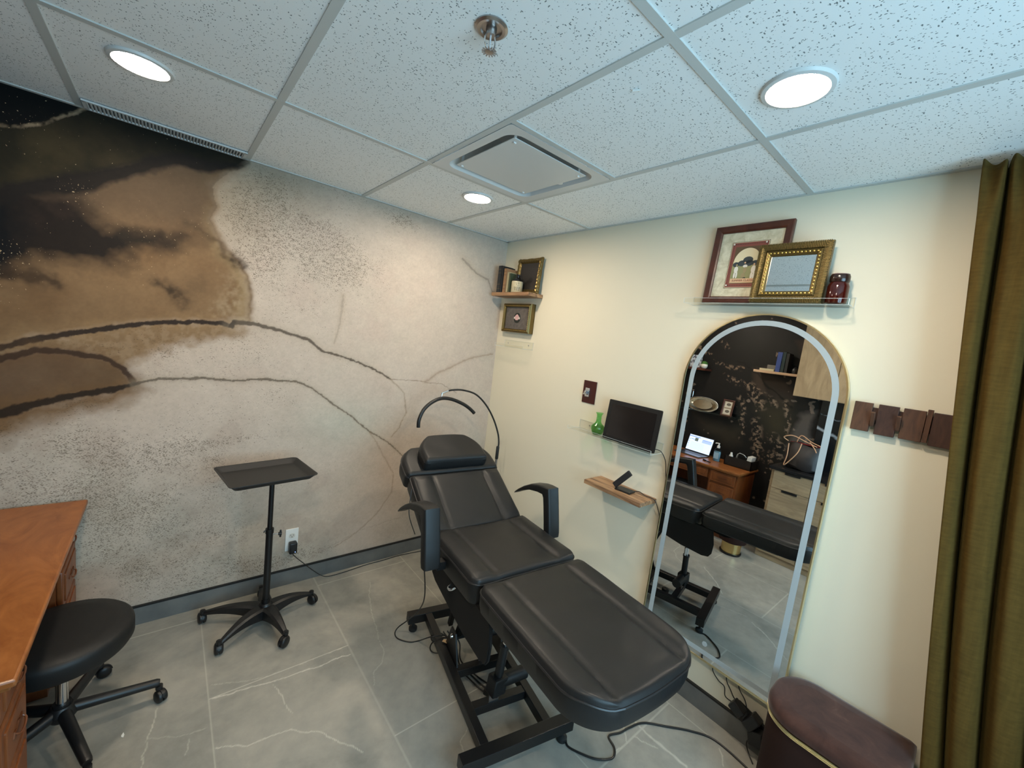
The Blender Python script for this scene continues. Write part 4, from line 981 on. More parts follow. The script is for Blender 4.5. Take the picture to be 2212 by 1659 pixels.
rect(b, TPf, cx0-.004, cx1+.004, cy0-.004, cy1+.004, z, mi=pidx['line']); z += .0005
rect(b, TPf, cx0-.002, cx1+.002, cy0-.002, cy1+.002, z, mi=pidx['cream']); z += .0005
rect(b, TPf, cx0, cx1, cy0, cy1, z, mi=pidx['red']); z += .0005
for i in range(20):
    x = cx0+.006+i*.0076
    for y in (cy0+.006, cy1-.010): rect(b, TPf, x, x+.004, y, y+.004, z, .0002, pidx['dkred'])
for i in range(26):
    y = cy0+.006+i*.0078
    for x in (cx0+.005, cx1-.009): rect(b, TPf, x, x+.004, y, y+.004, z, .0002, pidx['dkred'])
ix0, ix1, iy0, iy1 = cx0+.017, cx1-.017, cy0+.018, cy1-.020
rect(b, TPf, ix0, ix1, iy0, iy1, z, mi=pidx['brown']); z += .0005
rect(b, TPf, ix0, ix1, iy0, iy0+.105, z, mi=pidx['green'])
b.prism([(x*.96, y) for x, y in [(ix0, iy0+.07)]+[(ix1*math.cos(a_)*1.0, iy0+.100+.066*math.sin(a_)) for a_ in [PI*k/20 for k in range(20, -1, -1)]]+[(ix1, iy0+.07)]], TPf @ Matrix.Translation((0, 0, z+.0005)), .0003, pidx['cream']); z += .001
rect(b, TPf, ix0, ix1, iy0+.03, iy0+.085, z, mi=pidx['green']); z += .0005
def disc(x, y, rx, ry, k, dz=0): b.prism([(x+rx*math.cos(a_), y+ry*math.sin(a_)) for a_ in [2*PI*i/14 for i in range(14)]], TPf @ Matrix.Translation((0, 0, z+dz)), .0003, pidx[k])
for x, y, rx, ry in ((-.045, .185, .014, .012), (-.02, .19, .018, .014), (.005, .205, .022, .016), (.012, .19, .02, .014), (.04, .19, .018, .012)): disc(x, y, rx, ry, 'tree')
for x, y, rx, ry, k in ((-.04, .160, .009, .016, 'white'), (-.044, .135, .004, .016, 'white'), (-.034, .135, .004, .016, 'white'), (-.04, .182, .004, .005, 'tan'), (.036, .160, .010, .018, 'white'), (.032, .130, .005, .018, 'white'), (.042, .130, .005, .018, 'white'), (.036, .183, .004, .005, 'banner'), (-.002, .176, .010, .007, 'white'), (0, .158, .008, .014, 'tan'), (-.004, .13, .010, .014, 'tan'), (.002, .116, .008, .008, 'tree'), (.002, .106, .012, .004, 'tree'), (-.005, .192, .004, .004, 'banner')): disc(x, y, rx, ry, k, .0006)
rect(b, TPf, ix0+.003, ix1-.003, iy0+.002, iy0+.022, z+.0006, mi=pidx['banner'])
for sx_ in (cx0+.008, cx1-.008):
    for sy_ in (cy0+.008, cy1-.008): disc(sx_, sy_, .0055, .0055, 'dkred', .0); disc(sx_-.001, sy_+.001, .004, .004, 'white', .0006)
b.obj('print', [pm[k] for k in pk], pf)
def text(s, size, T, m, par, name='lettering', ext=.0004):
    cu = bpy.data.curves.new(name, 'FONT'); cu.body = s; cu.size = size; cu.align_x = 'CENTER'; cu.align_y = 'CENTER'; cu.extrude = ext; cu.resolution_u = 2
    o = bpy.data.objects.new(name, cu); C.objects.link(o); bpy.context.view_layer.update()
    dg = bpy.context.evaluated_depsgraph_get(); me = bpy.data.meshes.new_from_object(o.evaluated_get(dg)); bpy.data.objects.remove(o)
    o = bpy.data.objects.new(name, me); C.objects.link(o); me.materials.clear(); me.materials.append(m); o.matrix_world = T
    if par: o.parent = par; o.matrix_parent_inverse = Matrix.Identity(4)
    return o
text('SUMMER CLASSIC', .0125, TPf @ Matrix.Translation((0, iy0+.012, z+.0016)), pm['red'], pf)

# small gold framed mirror leaning in front
gm = thing('gilt_framed_mirror', 'gold ribbed frame with a small mirror in front of the print', 'mirror', (0, 0, 0))
TG = wallT(-2.072, 2.033, -.0705, -.083); GW, GH = .272, .258
b = MB(); frame_ring(b, GW, GH, .05, [(0, 0), (0, .014), (.04, .020), (.25, .024), (.55, .019), (.62, .013)], TG)
for k in range(46):
    f_ = (k+.5)/46
    for side in range(4):
        L_ = GW if side % 2 == 0 else GH
        u = f_*L_; din = min(u, L_-u)
        d1_ = .028 if din > .028 else din
        if d1_ < .004: continue
        c = {0: (-GW/2+u, d1_/2), 2: (-GW/2+u, GH-d1_/2), 1: (GW/2-d1_/2, u), 3: (-GW/2+d1_/2, u)}[side]
        sz = (.0026, d1_) if side % 2 == 0 else (d1_, .0026)
        b.box(TG @ Vector((c[0], c[1], .0205)), (1, 1, 1), (Matrix.Identity(4)), 0) if False else b.prism([(c[0]-sz[0]/2, c[1]-sz[1]/2), (c[0]+sz[0]/2, c[1]-sz[1]/2), (c[0]+sz[0]/2, c[1]+sz[1]/2), (c[0]-sz[0]/2, c[1]+sz[1]/2)], TG @ Matrix.Translation((0, 0, .014)), .0105)
m = M['gilt'] = mat('antique_gilt', srgb(112, 94, 54), .36, .7); m2 = M['gilt_bright'] = mat('bright_gilt', srgb(214, 178, 96), .25, .95)
b.obj('frame', 'gilt', gm)
b = MB(); frame_ring(b, GW-.062, GH-.062, .021, [(0, .012), (0, .018), (.2, .020), (.8, .014), (1, .010), (1, .006)], TG @ Matrix.Translation((0, .031, 0)))
b.obj('inner_moulding', 'gilt', gm)
b = MB(); iw, ih = GW-.062-.02, GH-.062-.02
for k in range(13):
    for s in (0, 1):
        x = -iw/2+iw*(k+.5)/13; y = .031+.010+(ih if s else 0); b.lathe([(0, 0), (.0045, .001), (.004, .003), (0, .0045)], TG @ Vector((x, y, .0165)), 8, TG.to_3x3().to_4x4())
for k in range(12):
    for s in (0, 1):
        y = .041+ih*(k+.5)/12; x = -iw/2+(iw if s else 0); b.lathe([(0, 0), (.0045, .001), (.004, .003), (0, .0045)], TG @ Vector((x, y, .0165)), 8, TG.to_3x3().to_4x4())
b.obj('beading', 'gilt_bright', gm)
b = MB(); rect(b, TG, -GW/2+.05, GW/2-.05, .05, GH-.05, .004, .002); b.obj('glass', 'mirror', gm)
b = MB(); rect(b, TG, -GW/2+.003, GW/2-.003, .003, GH-.003, 0, .003); b.obj('back_board', 'black_plastic', gm)

jar = thing('amber_jar', 'dark amber glass jar with a lid at the right end of the ledge', 'jar', (-.052, -2.247, 2.0325))
b = MB(); b.lathe([(0, 0), (.028, 0), (.035, .006), (.0365, .02), (.0365, .072), (.032, .085), (.027, .092), (0, .092)], n=40); b.obj('glass_body', 'amber', jar)
b = MB(); b.lathe([(0, .088), (.031, .088), (.0335, .092), (.0335, .112), (.031, .118), (0, .119)], n=40); b.obj('lid', mat('jar_lid', srgb(44, 26, 22), .2, spec=.6), jar)
b = MB(); b.lathe([(0, .1195), (.030, .1195), (.030, .1215), (0, .1215)], n=40); b.obj('lid_top', mat('lid_top', srgb(140, 110, 104), .4), jar)

# ------------------------------------------------------------------ corner shelf group
def plank(name, label, x1_, y0_, y1_, z0_, z1_, m='acacia'):
    b = MB(); b.bx(-x1_, -.0005, y0_, y1_, z0_, z1_, bev=.002); return tag(b.obj(name, m), label, 'shelf', 'wooden plank shelves')
plank('wooden_shelf', 'wooden wall shelf in the corner with books and a jug', .145, -.05, -.49, 2.058, 2.084)
def book(x1_, yc, w_, h_, c1_, lean, label, pages=True, d=.115, z=2.0845, band=None):
    t = thing('book', label, 'book', (0, yc, z), 0, 'books on the corner shelf'); t.rotation_euler = (lean, 0, 0)
    b = MB(); b.bx(-x1_, -x1_+d, -w_/2, -w_/2+.003, 0, h_); b.bx(-x1_, -x1_+d, w_/2-.003, w_/2, 0, h_); b.bx(-x1_, -x1_+.004, -w_/2, w_/2, 0, h_, bev=.0015); b.obj('cover', c1_, t)
    b = MB(); b.bx(-x1_+.004, -x1_+d-.004, -w_/2+.003, w_/2-.003, .004, h_-.004); b.obj('pages', 'paper', t)
    if band:
        b = MB()
        for zz in (.14, .3, .72, .86): b.bx(-x1_-.0006, -x1_, -w_/2+.002, w_/2-.002, h_*zz, h_*zz+.0035)
        b.obj('spine_bands', band, t)
bk = lambda n, c, r=.5: mat(n, srgb(*c), r)
book(.135, -.115, .040, .205, bk('book_black', (38, 40, 44)), .0, 'thick worn black book, nearest the mural wall', band=bk('gold_worn', (96, 84, 60)))
book(.135, -.148, .020, .198, bk('book_black2', (30, 31, 34)), .0, 'thin black book standing second from the mural wall')
book(.130, -.178, .030, .182, bk('book_tan', (150, 116, 84)), .0, 'tan book between the black books and the pale book', band=bk('brown_worn', (96, 70, 50)))
book(.122, -.206, .022, .155, bk('book_pale', (172, 164, 132)), .0, 'short pale book between the tan book and the green book')
book(.12, -.230, .020, .145, bk('book_green', (62, 74, 56)), .0, 'dark green book half hidden behind the jug', d=.05)
jug = thing('stoneware_jug', 'small two-tone stoneware jug with a dark neck and stamped writing', 'jug', (-.100, -.300, 2.0845))
b = MB(); b.lathe([(0, 0), (.040, 0), (.043, .004), (.043, .078), (.041, .083)], n=40); b.lathe([(0, .0), (.041, .001)], n=40); b.obj('body', mat('stoneware', srgb(186, 176, 146), .35), jug)
b = MB(); b.lathe([(.041, .083), (.036, .094), (.022, .104), (.015, .112), (.015, .124), (.018, .128), (.018, .134), (0, .134)], n=40); b.obj('neck', mat('dark_glaze', (.012, .011, .012, 1), .12), jug)
b = MB(); b.tube(smooth_path([(-.005, -.016, .126), (-.005, -.036, .128), (-.005, -.044, .112), (-.005, -.036, .092)], 6), .0045, 8); b.obj('handle', mat('dark_glaze2', (.014, .012, .012, 1), .12), jug)
ink = mat('ink', srgb(60, 54, 44), .6)
b = MB()
jd = math.atan2(-2.4, -2.0)
for row, z_, n_, w_ in ((0, .068, 5, .5), (1, .058, 2, .18), (2, .048, 2, .18), (3, .036, 7, .62), (4, .028, 7, .62), (5, .018, 5, .45)):
    for k in range(n_):
        a_ = jd + (k-(n_-1)/2)*w_/max(n_-1, 1)*1.6; c = Vector((.0434*math.cos(a_), .0434*math.sin(a_), z_))
        b.box(c, (.0006, .0050, .0022+.003*((k*7+row) % 2)), Matrix.Rotation(a_, 4, 'Z'))
b.obj('stamped_lettering', ink, jug)
# ornate frame leaning
of = thing('ornate_frame', 'ornate gold scalloped frame with a dark picture behind the jug', 'picture', (0, 0, 0))
TO = wallT(-.352, 2.045, -.030, -.03) ; OW, OH = .262, .296
TO = wallT(-.345, 2.0855, -.038, -.06); OH = .262
nO = 160
def scallop(w_, h_, amp):
    out = []
    for k in range(nO):
        f_ = k/nO*4; s_ = int(f_); u = f_-s_; e = amp*(abs(math.sin(u*PI*3)))*.8 + (amp*1.4 if u < .07 or u > .93 else 0)
        if s_ == 0: out.append((-w_/2+w_*u, -e))
        elif s_ == 1: out.append((w_/2+e, h_*u))
        elif s_ == 2: out.append((w_/2-w_*u, h_+e))
        else: out.append((-w_/2-e, h_-h_*u))
    return out
rect4 = lambda w_, h_, d_: [(-w_/2+d_+(w_-2*d_)*(k/nO*4), d_) if k < nO/4 else ((w_/2-d_, d_+(h_-2*d_)*(k/nO*4-1)) if k < nO/2 else ((w_/2-d_-(w_-2*d_)*(k/nO*4-2), h_-d_) if k < nO*3/4 else (-w_/2+d_, h_-d_-(h_-2*d_)*(k/nO*4-3)))) for k in range(nO)]
b = MB(); rr = []
for poly, z_ in ((scallop(OW, OH, .003), 0), (scallop(OW, OH, .004), .010), (scallop(OW-.012, OH-.012, .003), .020), (rect4(OW, OH, .014), .016), (rect4(OW, OH, .022), .020), (rect4(OW, OH, .033), .008)):
    off_ = .006 if z_ == .020 and len(poly) == nO and poly[0][1] < 0 else 0
    rr.append([b.v(TO @ Vector((x, y+off_, z_+.0015*math.sin(k*1.3)*(z_ > .009)))) for k, (x, y) in enumerate(poly)])
for ra, rb in zip(rr, rr[1:]):
    for k in range(nO): b.face([ra[k], ra[(k+1) % nO], rb[(k+1) % nO], rb[k]], 0, True)
b.obj('frame', 'gilt', of)
b = MB(); rect(b, TO, -OW/2+.03, OW/2-.03, .03, OH-.03, .005, .002); b.obj('picture', mat('dark_painting', srgb(52, 46, 42), .45), of)
b = MB()
for x, y, s_ in ((-.0, .07, .03), (.03, .10, .022), (-.03, .06, .02), (.01, .05, .03)): b.lathe([(0, 0), (s_, 0), (s_*.6, .0008), (0, .001)], TO @ Vector((x, y, .0072)), 14, TO.to_3x3().to_4x4())
b.obj('still_life', mat('painted_shapes', srgb(38, 33, 30), .5), of)
b = MB(); rect(b, TO, -OW/2+.01, OW/2-.01, .008, OH-.01, 0, .003); b.obj('back_board', 'black_plastic', of)

gb = thing('gilt_box_frame', 'square gold box frame with a pink flower on grey, under the corner shelf', 'picture', (0, 0, 0))
TB_ = wallT(-.265, 1.79, -.001); BW, BH, BD = .325, .222, .052
BW = .33
b = MB(); rect(b, TB_, -BW/2, BW/2, 0, BH, 0, .004); b.obj('back_board', 'gilt', gb)
b = MB(); frame_ring(b, BW, BH, .026, [(0, 0), (0, .040), (.15, .046), (.35, .044), (.5, BD), (.7, BD), (1, .043), (1, .030)], TB_); b.obj('frame', 'gilt', gb)
b = MB()
for k in range(19):
    for y in (.016, BH-.016): b.lathe([(0, 0), (.004, 0), (.003, .003), (0, .004)], TB_ @ Vector((-BW/2+.024+(BW-.048)*k/18, y, .049)), 8, TB_.to_3x3().to_4x4())
for k in range(13):
    for x in (-BW/2+.016, BW/2-.016): b.lathe([(0, 0), (.004, 0), (.003, .003), (0, .004)], TB_ @ Vector((x, .024+(BH-.048)*k/12, .049)), 8, TB_.to_3x3().to_4x4())
b.obj('beading', 'gilt_bright', gb)
m = M['greymat'] = mat('grey_velvet', srgb(92, 86, 82), .8); v = coords(m); lk(m, ramp(m, noise(m, v, 30, 4, .6), [(.3, srgb(80, 75, 72)), (.7, srgb(106, 99, 94))]), bs(m).inputs['Base Color'])
b = MB(); rect(b, TB_, -BW/2+.025, BW/2-.025, .025, BH-.025, .028, .003); b.obj('grey_panel', 'greymat', gb)
b = MB(); b.lathe([(0, .0), (.040, .0), (.038, .002), (0, .0025)], TB_ @ Vector((0, BH/2+.002, .031)), 32, TB_.to_3x3().to_4x4()); b.obj('medallion', mat('medallion_black', srgb(30, 34, 28), .5), gb)
b = MB()
def petal(cx, cy, r_, a0, n_, mi):
    for k in range(n_):
        a_ = a0+2*PI*k/n_; x = cx+r_*.6*math.cos(a_); y = cy+r_*.6*math.sin(a_)
        b.prism([(x+r_*.62*math.cos(t_), y+r_*.62*math.sin(t_)) for t_ in [2*PI*i/10 for i in range(10)]], TB_ @ Matrix.Translation((0, 0, .0336+.0002*k)), .0004, mi)
petal(0, BH/2+.006, .020, .3, 5, 0); petal(-.028, BH/2+.002, .008, .9, 4, 1); petal(.028, BH/2+.0, .008, .2, 4, 1); petal(.0, BH/2+.007, .007, 0, 4, 2)
b.obj('flower', [mat('petal_pink', srgb(214, 172, 172), .6), mat('petal_white', srgb(216, 208, 196), .6), mat('petal_deep', srgb(186, 120, 128), .6)], gb)

# ------------------------------------------------------------------ switch, vase, tablet, small wooden shelf, phone stand, hooks
sw = thing('wooden_switch_plate', 'dark red-brown wall plate with a small metal light switch', 'switch', (0, -1.042, 1.458))
b = MB(); b.bx(-.006, -.0003, -.052, .052, -.073, .073, bev=.002); b.obj('plate', mat('switch_plate_wood', srgb(64, 22, 18), .3), sw)
b = MB(); b.bx(-.010, -.006, -.004, .030, -.032, .026, bev=.001); b.box((-.020, .013, -.004), (.028, .014, .022), Matrix.Rotation(.5, 4, 'Y'), .002); b.bx(-.03, -.006, .0, .03, -.018, -.010, bev=.001); b.obj('toggle', 'chrome', sw)
vs = thing('green_glass_vase', 'small green glass vase beside the dark screen', 'vase', (-.062, -1.192, 1.2187))
b = MB(); pr = [(0, 0), (.026, 0), (.030, .004), (.034, .014), (.041, .035), (.041, .048), (.034, .060), (.022, .070), (.0165, .082), (.015, .10), (.0175, .104), (.0145, .108), (.0165, .125), (.024, .137), (.0225, .137), (.0145, .126), (.0125, .108), (.013, .10), (.0145, .082), (.020, .071), (.032, .059), (.039, .047), (.039, .036), (.032, .015), (.025, .005), (0, .004)]
b.lathe(pr, n=48)
for v_ in b.bm.verts:
    r_ = math.hypot(v_.co.x, v_.co.y); a_ = math.atan2(v_.co.y, v_.co.x)
    if .01 < v_.co.z < .07: f_ = 1+.035*math.cos(a_*12+v_.co.z*120); v_.co.x *= f_; v_.co.y *= f_
b.obj('glass_body', 'green_glass', vs)
tb = thing('digital_screen', 'black rectangular digital screen leaning on the acrylic ledge', 'screen', (0, 0, 0))
TT = wallT(-1.427, 1.2195, -.078, -.10); TW, TH = .345, .236
b = MB(); b.prism(rrect(TW, TH, .006, 3, 0, TH/2), TT, .013, bev=.002); b.obj('housing', 'black_plastic', tb)
b = MB(); rect(b, TT, -TW/2+.026, TW/2-.026, .022, TH-.024, .0129, .0008); b.obj('display', 'screen', tb)
b = MB(); b.M = TT; b.tube([(0, .10, .002), (0, .01, -.045)], .008, 10); b.obj('rear_prop', 'black_plastic', tb)
cable('screen_cable', [(-.065, -1.585, 1.24), (-.05, -1.618, 1.235), (-.03, -1.640, 1.19), (-.02, -1.648, 1.13), (-.013, -1.655, 1.08)], 'thin black cable running from the dark screen down behind the mirror', .0022)
plank('small_wooden_shelf', 'small wooden wall shelf below the dark screen', .165, -1.225, -1.612, .932, .956)
ph = thing('phone_charging_stand', 'black tilted phone charging stand on the small wooden shelf', 'charging stand', (-.085, -1.445, .9565), .1)
b = MB(); b.bx(-.035, .035, -.062, .035, 0, .010, bev=.004); b.obj('base', 'black_plastic', ph)
b = MB(); b.box((-.012, .006, .066), (.014, .034, .135), Matrix.Rotation(.70, 4, 'X'), .004); b.obj('upright', mat('stand_grey', (.02, .02, .022, 1), .5), ph)
cable('charger_cable', [(-.06, -1.50, .963), (-.045, -1.525, .972), (-.04, -1.56, .962), (-.035, -1.60, .9605), (-.028, -1.622, .95), (-.02, -1.645, .90), (-.013, -1.655, .86)], 'thin black cable trailing off the small wooden shelf', .0022)

hk = thing('coat_hook_rack', 'dark wooden hook rack with staggered planks beside the curtain', 'hook rack', (0, 0, 0))
b = MB(); b.bx(-.010, -.0005, -2.39, -2.72, 1.585, 1.648); b.obj('rail', 'darkwood', hk)
for y0_, y1_, z0_, z1_, m_ in ((-2.370, -2.425, 1.552, 1.664, 'darkwood_b'), (-2.442, -2.500, 1.548, 1.664, 'darkwood'), (-2.512, -2.572, 1.550, 1.664, 'darkwood_b'), (-2.590, -2.652, 1.545, 1.664, 'darkwood'), (-2.668, -2.72, 1.55, 1.664, 'darkwood_b')):
    b = MB(); b.bx(-.024, -.010, y0_, y1_, z0_, z1_, bev=.0015); b.obj('plank', m_, hk)
for y_, up in ((-2.433, 0), (-2.506, 0), (-2.581, 1)):
    b = MB()
    if up: b.bx(-.030, -.010, y_-.007, y_+.007, 1.552, 1.672, bev=.001)
    else: b.box((-.034, y_, 1.606), (.012, .013, .055), Matrix.Rotation(-.35, 4, 'Y'), .0015); b.bx(-.028, -.010, y_-.006, y_+.006, 1.575, 1.60, bev=.001)
    b.obj('hook', 'darkwood_b', hk)

# ------------------------------------------------------------------ outlet and its lead
oc = thing('wall_outlet', 'white duplex wall outlet low on the mural wall', 'outlet', (-1.470, 0, .302))
b = MB(); b.bx(-.037, .037, -.006, -.0003, -.073, .073, bev=.002); b.obj('plate', 'white_plastic', oc)
b = MB()
for z_ in (-.027, .027):
    b.prism([(x, y) for x, y in rrect(.034, .030, .012, 5, 0, z_)], Matrix(((1, 0, 0, 0), (0, 0, -1, -.006), (0, 1, 0, 0), (0, 0, 0, 1))), .0015)
b.obj('receptacle', mat('receptacle', srgb(206, 202, 192), .4), oc)
b = MB()
for z_ in (-.027, .027):
    b.bx(-.0085, -.0065, -.0082, -.0074, z_-.001, z_+.009); b.bx(.0065, .0085, -.0082, -.0074, z_-.001, z_+.008); b.tube([(0, -.0074, z_-.008), (0, -.0082, z_-.008)], .0028, 10)
b.obj('slot', 'black_plastic', oc)
pa = thing('plug_adapter', 'black plug-in adapter with a blue indicator in the lower socket', 'power adapter', (-1.466, -.008, .26))
b = MB(); b.bx(-.023, .023, -.042, 0, -.038, .036, bev=.008); b.obj('housing', 'black_plastic', pa)
b = MB(); b.tube([(.010, -.0423, -.024), (.010, -.0428, -.024)], .002, 10); b.obj('indicator', emis('blue_led', (.2, .4, 1, 1), 3.0), pa)
cable('adapter_cable', [(-1.466, -.030, .222), (-1.455, -.034, .20), (-1.40, -.045, .14), (-1.34, -.05, .075), (-1.285, -.055, .025), (-1.23, -.055, .006), (-1.12, -.05, .004), (-.98, -.035, .004), (-.85, -.035, .004), (-.72, -.03, .004), (-.55, -.05, .004), (-.42, -.07, .004)], 'thin black cable from the outlet adapter along the skirting', .0025)

# cord hanging from the bed, cables under it and the mains lead on the floor
to_bed(cable('hand_control_cord', [(-1.155,-1.10,.715),(-1.105, -1.082, 0.45),(-1.048, -0.947, 0.25),(-1.037, -0.815, 0.1),(-1.061, -0.76, 0.03),(-1.081, -0.765, 0.004),(-1.083, -0.813, 0.004),(-1.04, -0.868, 0.004),(-0.995, -0.892, 0.01),(-0.996, -1.006, 0.112),(-0.926, -1.033, 0.112)], '', .0032))
to_bed(cable('back_cord', [(-1.137, -.905, .925), (-1.150, -.925, .869), (-1.155, -.94, .80), (-1.140, -.99, .72)], 'thin black cord hanging behind the bed near the armrest', .0022))
to_bed(cable('mains_lead', [(-.705, -1.745, .004), (-.725, -1.775, .004), (-.70, -1.83, .004), (-.66, -1.885, .004), (-.60, -1.92, .004), (-.555, -1.90, .004), (-.53, -1.85, .004), (-.47, -1.87, .004), (-.41, -1.88, .004), (-.33, -1.905, .004), (-.25, -1.98, .004), (-.17, -2.06, .004), (-.115, -2.15, .004), (-.125, -2.30, .004), (-.15, -2.36, .004)], 'thick black mains lead snaking over the floor towards the bench', .0045))
bc = [(-.92, -1.02, .115), (-.90, -1.09, .07), (-.93, -1.16, .03), (-.90, -1.24, .008), (-.88, -1.33, .006), (-.86, -1.42, .02)]
for i_, (dx_, lab) in enumerate(((0, 'black cable hanging inside the bed base, nearest the left rail'), (.022, 'black cable in the middle of the bundle inside the bed base'), (.044, 'black cable of the bed base bundle nearest the actuators'))):
    to_bed(cable('actuator_cable', [(x+dx_, y+.015*math.sin(i_*2+y*30), z) for x, y, z in bc], lab, .0038))
to_bed(cable('coiled_cable', [(-.93+.05*math.cos(a_), -1.0+.045*math.sin(a_), .05+.03*math.sin(a_*.5)) for a_ in [i*.5 for i in range(26)]], 'black cable coiled behind the left rail of the bed base', .0035, n=3))
b = MB(); b.box((-.885, -1.395, .045), (.035, .045, .03), Matrix.Rotation(.4, 4, 'Z'), .006); to_bed(b.obj('cable_connector', 'black_plastic'))
b = MB(); b.box((-.945, -1.075, .113), (.018, .03, .0012), Matrix.Rotation(.5, 4, 'Z')); tag(b.obj('paper_tag', mat('tag_tan', srgb(196, 160, 116), .7)), 'small tan tag lying on the cables by the bed base', 'tag')
b = MB(); b.prism([(0, 0), (.012, .003), (.022, .012), (.010, .012), (.002, .008)], Matrix.Translation((-2.205, -.74, .0005)) @ Matrix.Rotation(1.1, 4, 'Z'), .0012); tag(b.obj('paper_scrap', 'white_plastic'), 'tiny white scrap on the floor tile beside the stool', 'scrap')

# ------------------------------------------------------------------ bench
bn = thing('storage_bench', 'brown velvet bench with rounded end and a ribbed gold band by the curtain', 'bench', (0, 0, 0))
def stad(d, x1_=-.355, x0_=-.032, y0_=-2.335, y1_=-2.746, r=.13):
    w_ = abs(x1_-x0_)-2*d; h_ = abs(y1_-y0_)-2*d
    P_ = rrect(w_, h_, r-d, 12, (x0_+x1_)/2, (y0_+y1_)/2); Q_ = rrect(w_, h_, .012, 12, (x0_+x1_)/2, (y0_+y1_)/2)
    return P_[:26]+Q_[26:]
def stack(name, m_, secs, par):
    b = MB(); rs = [[b.v((x, y, z_)) for x, y in stad(d_)] for d_, z_ in secs]
    n_ = len(rs[0])
    for ra, rb in zip(rs, rs[1:]):
        for k in range(n_): b.face([ra[k], ra[(k+1) % n_], rb[(k+1) % n_], rb[k]], 0, True)
    b.face(rs[0][::-1]); b.face(rs[-1]); return b.obj(name, m_, par)
stack('body', 'bench_side', [(.012, .02), (.010, .03), (.008, .435)], bn)
stack('foot', 'black_plastic', [(.03, 0), (.03, .02)], bn)
stack('gold_band', 'pale_brass', [(.006, .433), (.002, .4345), (.001, .4375), (.004, .439), (.001, .4405), (.001, .4435), (.004, .445), (.001, .4465), (.001, .4495), (.006, .451)], bn)
stack('cushion_lid', 'bench', [(.010, .451), (.001, .456), (0, .47), (.002, .485), (.012, .495), (.03, .499), (.06, .501)], bn)

# ------------------------------------------------------------------ curtain
def curtain():
    edge_y = [(2.47, -2.578), (2.35, -2.586), (2.18, -2.596), (1.82, -2.637), (1.51, -2.656), (1.03, -2.692), (.52, -2.775), (.02, -2.83)]
    cf = np.polyfit([p[0] for p in edge_y], [p[1] for p in edge_y], 3)
    def ey(z):
        return float(np.polyval(cf, z))
        for (za, ya), (zb, yb) in zip(edge_y, edge_y[1:]):
            if z >= zb: return ya+(yb-ya)*(za-z)/(za-zb)
        return edge_y[-1][1]
    ns, nz = 420, 90; b = MB(); rows = []
    for j in range(nz+1):
        z = 2.475-(2.475-.02)*j/nz; row = []
        gath = max(0, 1-(2.475-z)/.22)
        for i in range(ns+1):
            s_ = i/ns
            ph_ = s_*2*PI*11.5 + 1.1*math.sin(s_*9+z*.7) + .5*math.sin(z*1.3+s_*14)
            amp = (.050+.016*math.sin(s_*17+z*.8))*(1-.72*gath)
            fold = math.sin(ph_)+.25*math.sin(2*ph_+1.2+z*.3)
            fine = .007*math.sin(s_*2*PI*22+z*1.2)*(.15+gath*2.6)+.004*math.sin(s_*70+z*2.3)
            x = -.115-amp*fold-fine
            y = ey(z)-s_*(.88-.06*gath)+.012*math.cos(ph_)
            tp = max(0, (z-2.445)/.03); x = -.115+(x+.115)*(1-.55*tp*tp)
            row.append(b.v((x, y, z+(.010*math.sin(ph_+.6)+.011*math.sin(s_*2*PI*22+2.4))*gath**2)))
        rows.append(row)
    for ra, rb in zip(rows, rows[1:]):
        for k in range(ns): b.face([ra[k], ra[k+1], rb[k+1], rb[k]], 0, True)
    o = b.obj('curtain', 'velvet')
    mo = o.modifiers.new('thickness', 'SOLIDIFY'); mo.thickness = .004
    tag(o, 'olive green velvet curtain hanging in folds at the right edge', 'curtain')
    r_ = MB(); r_.tube([(-.10, -2.75, 2.435), (-.10, -3.6, 2.435)], .008, 12); r_.obj('curtain_rod', 'black_metal', o)
curtain()

# ------------------------------------------------------------------ things seen in the mirror on the opposite side
WX = W0
# right-hand book shelf
b = MB(); b.bx(WX+.001, WX+.20, -1.055, -1.455, 1.775, 1.80, bev=.002); tag(b.obj('wall_shelf', 'shelf_wood'), 'pale wooden wall shelf with a blue book, seen in the mirror', 'shelf')
def lbook(y, w_, h_, c_, label, z=1.8005, x=WX+.03, d=.13):
    t = thing('book', label, 'book', (x, y, z), 0, 'books on the pale shelf'); b = MB(); b.bx(0, d, -w_/2, -w_/2+.003, 0, h_); b.bx(0, d, w_/2-.003, w_/2, 0, h_); b.bx(d-.004, d, -w_/2, w_/2, 0, h_, bev=.001); b.obj('cover', c_, t)
    b = MB(); b.bx(.004, d-.005, -w_/2+.003, w_/2-.003, .004, h_-.004); b.obj('pages', 'paper', t)
lbook(-1.262, .042, .205, mat('book_blue', srgb(52, 74, 140), .5), 'tall blue book on the pale shelf in the mirror')
lbook(-1.302, .028, .21, mat('book_teal', srgb(20, 44, 46), .5), 'tall dark teal book just beside the blue book')
lbook(-1.334, .026, .20, mat('book_dk', srgb(24, 26, 28), .5), 'black book standing third, past the teal book')
b = MB(); b.bx(WX+.03, WX+.17, -1.10, -1.235, 1.8005, 1.822, bev=.002); tag(b.obj('flat_book', mat('book_cream', srgb(196, 184, 150), .6)), 'cream book lying flat on the pale shelf', 'book')
b = MB(); b.bx(WX+.06, WX+.13, -1.155, -1.235, 1.8225, 1.865, bev=.003); tag(b.obj('trinket_box', mat('trinket', srgb(110, 104, 96), .3)), 'small grey box on top of the flat cream book', 'box')
b = MB(); b.lathe([(0, 0), (.03, 0), (.034, .02), (.028, .05), (.014, .07), (0, .075)], (WX+.10, -1.40, 1.8005), 20); tag(b.obj('dark_figurine', 'black_plastic'), 'dark rounded ornament at the right end of the pale shelf', 'ornament')
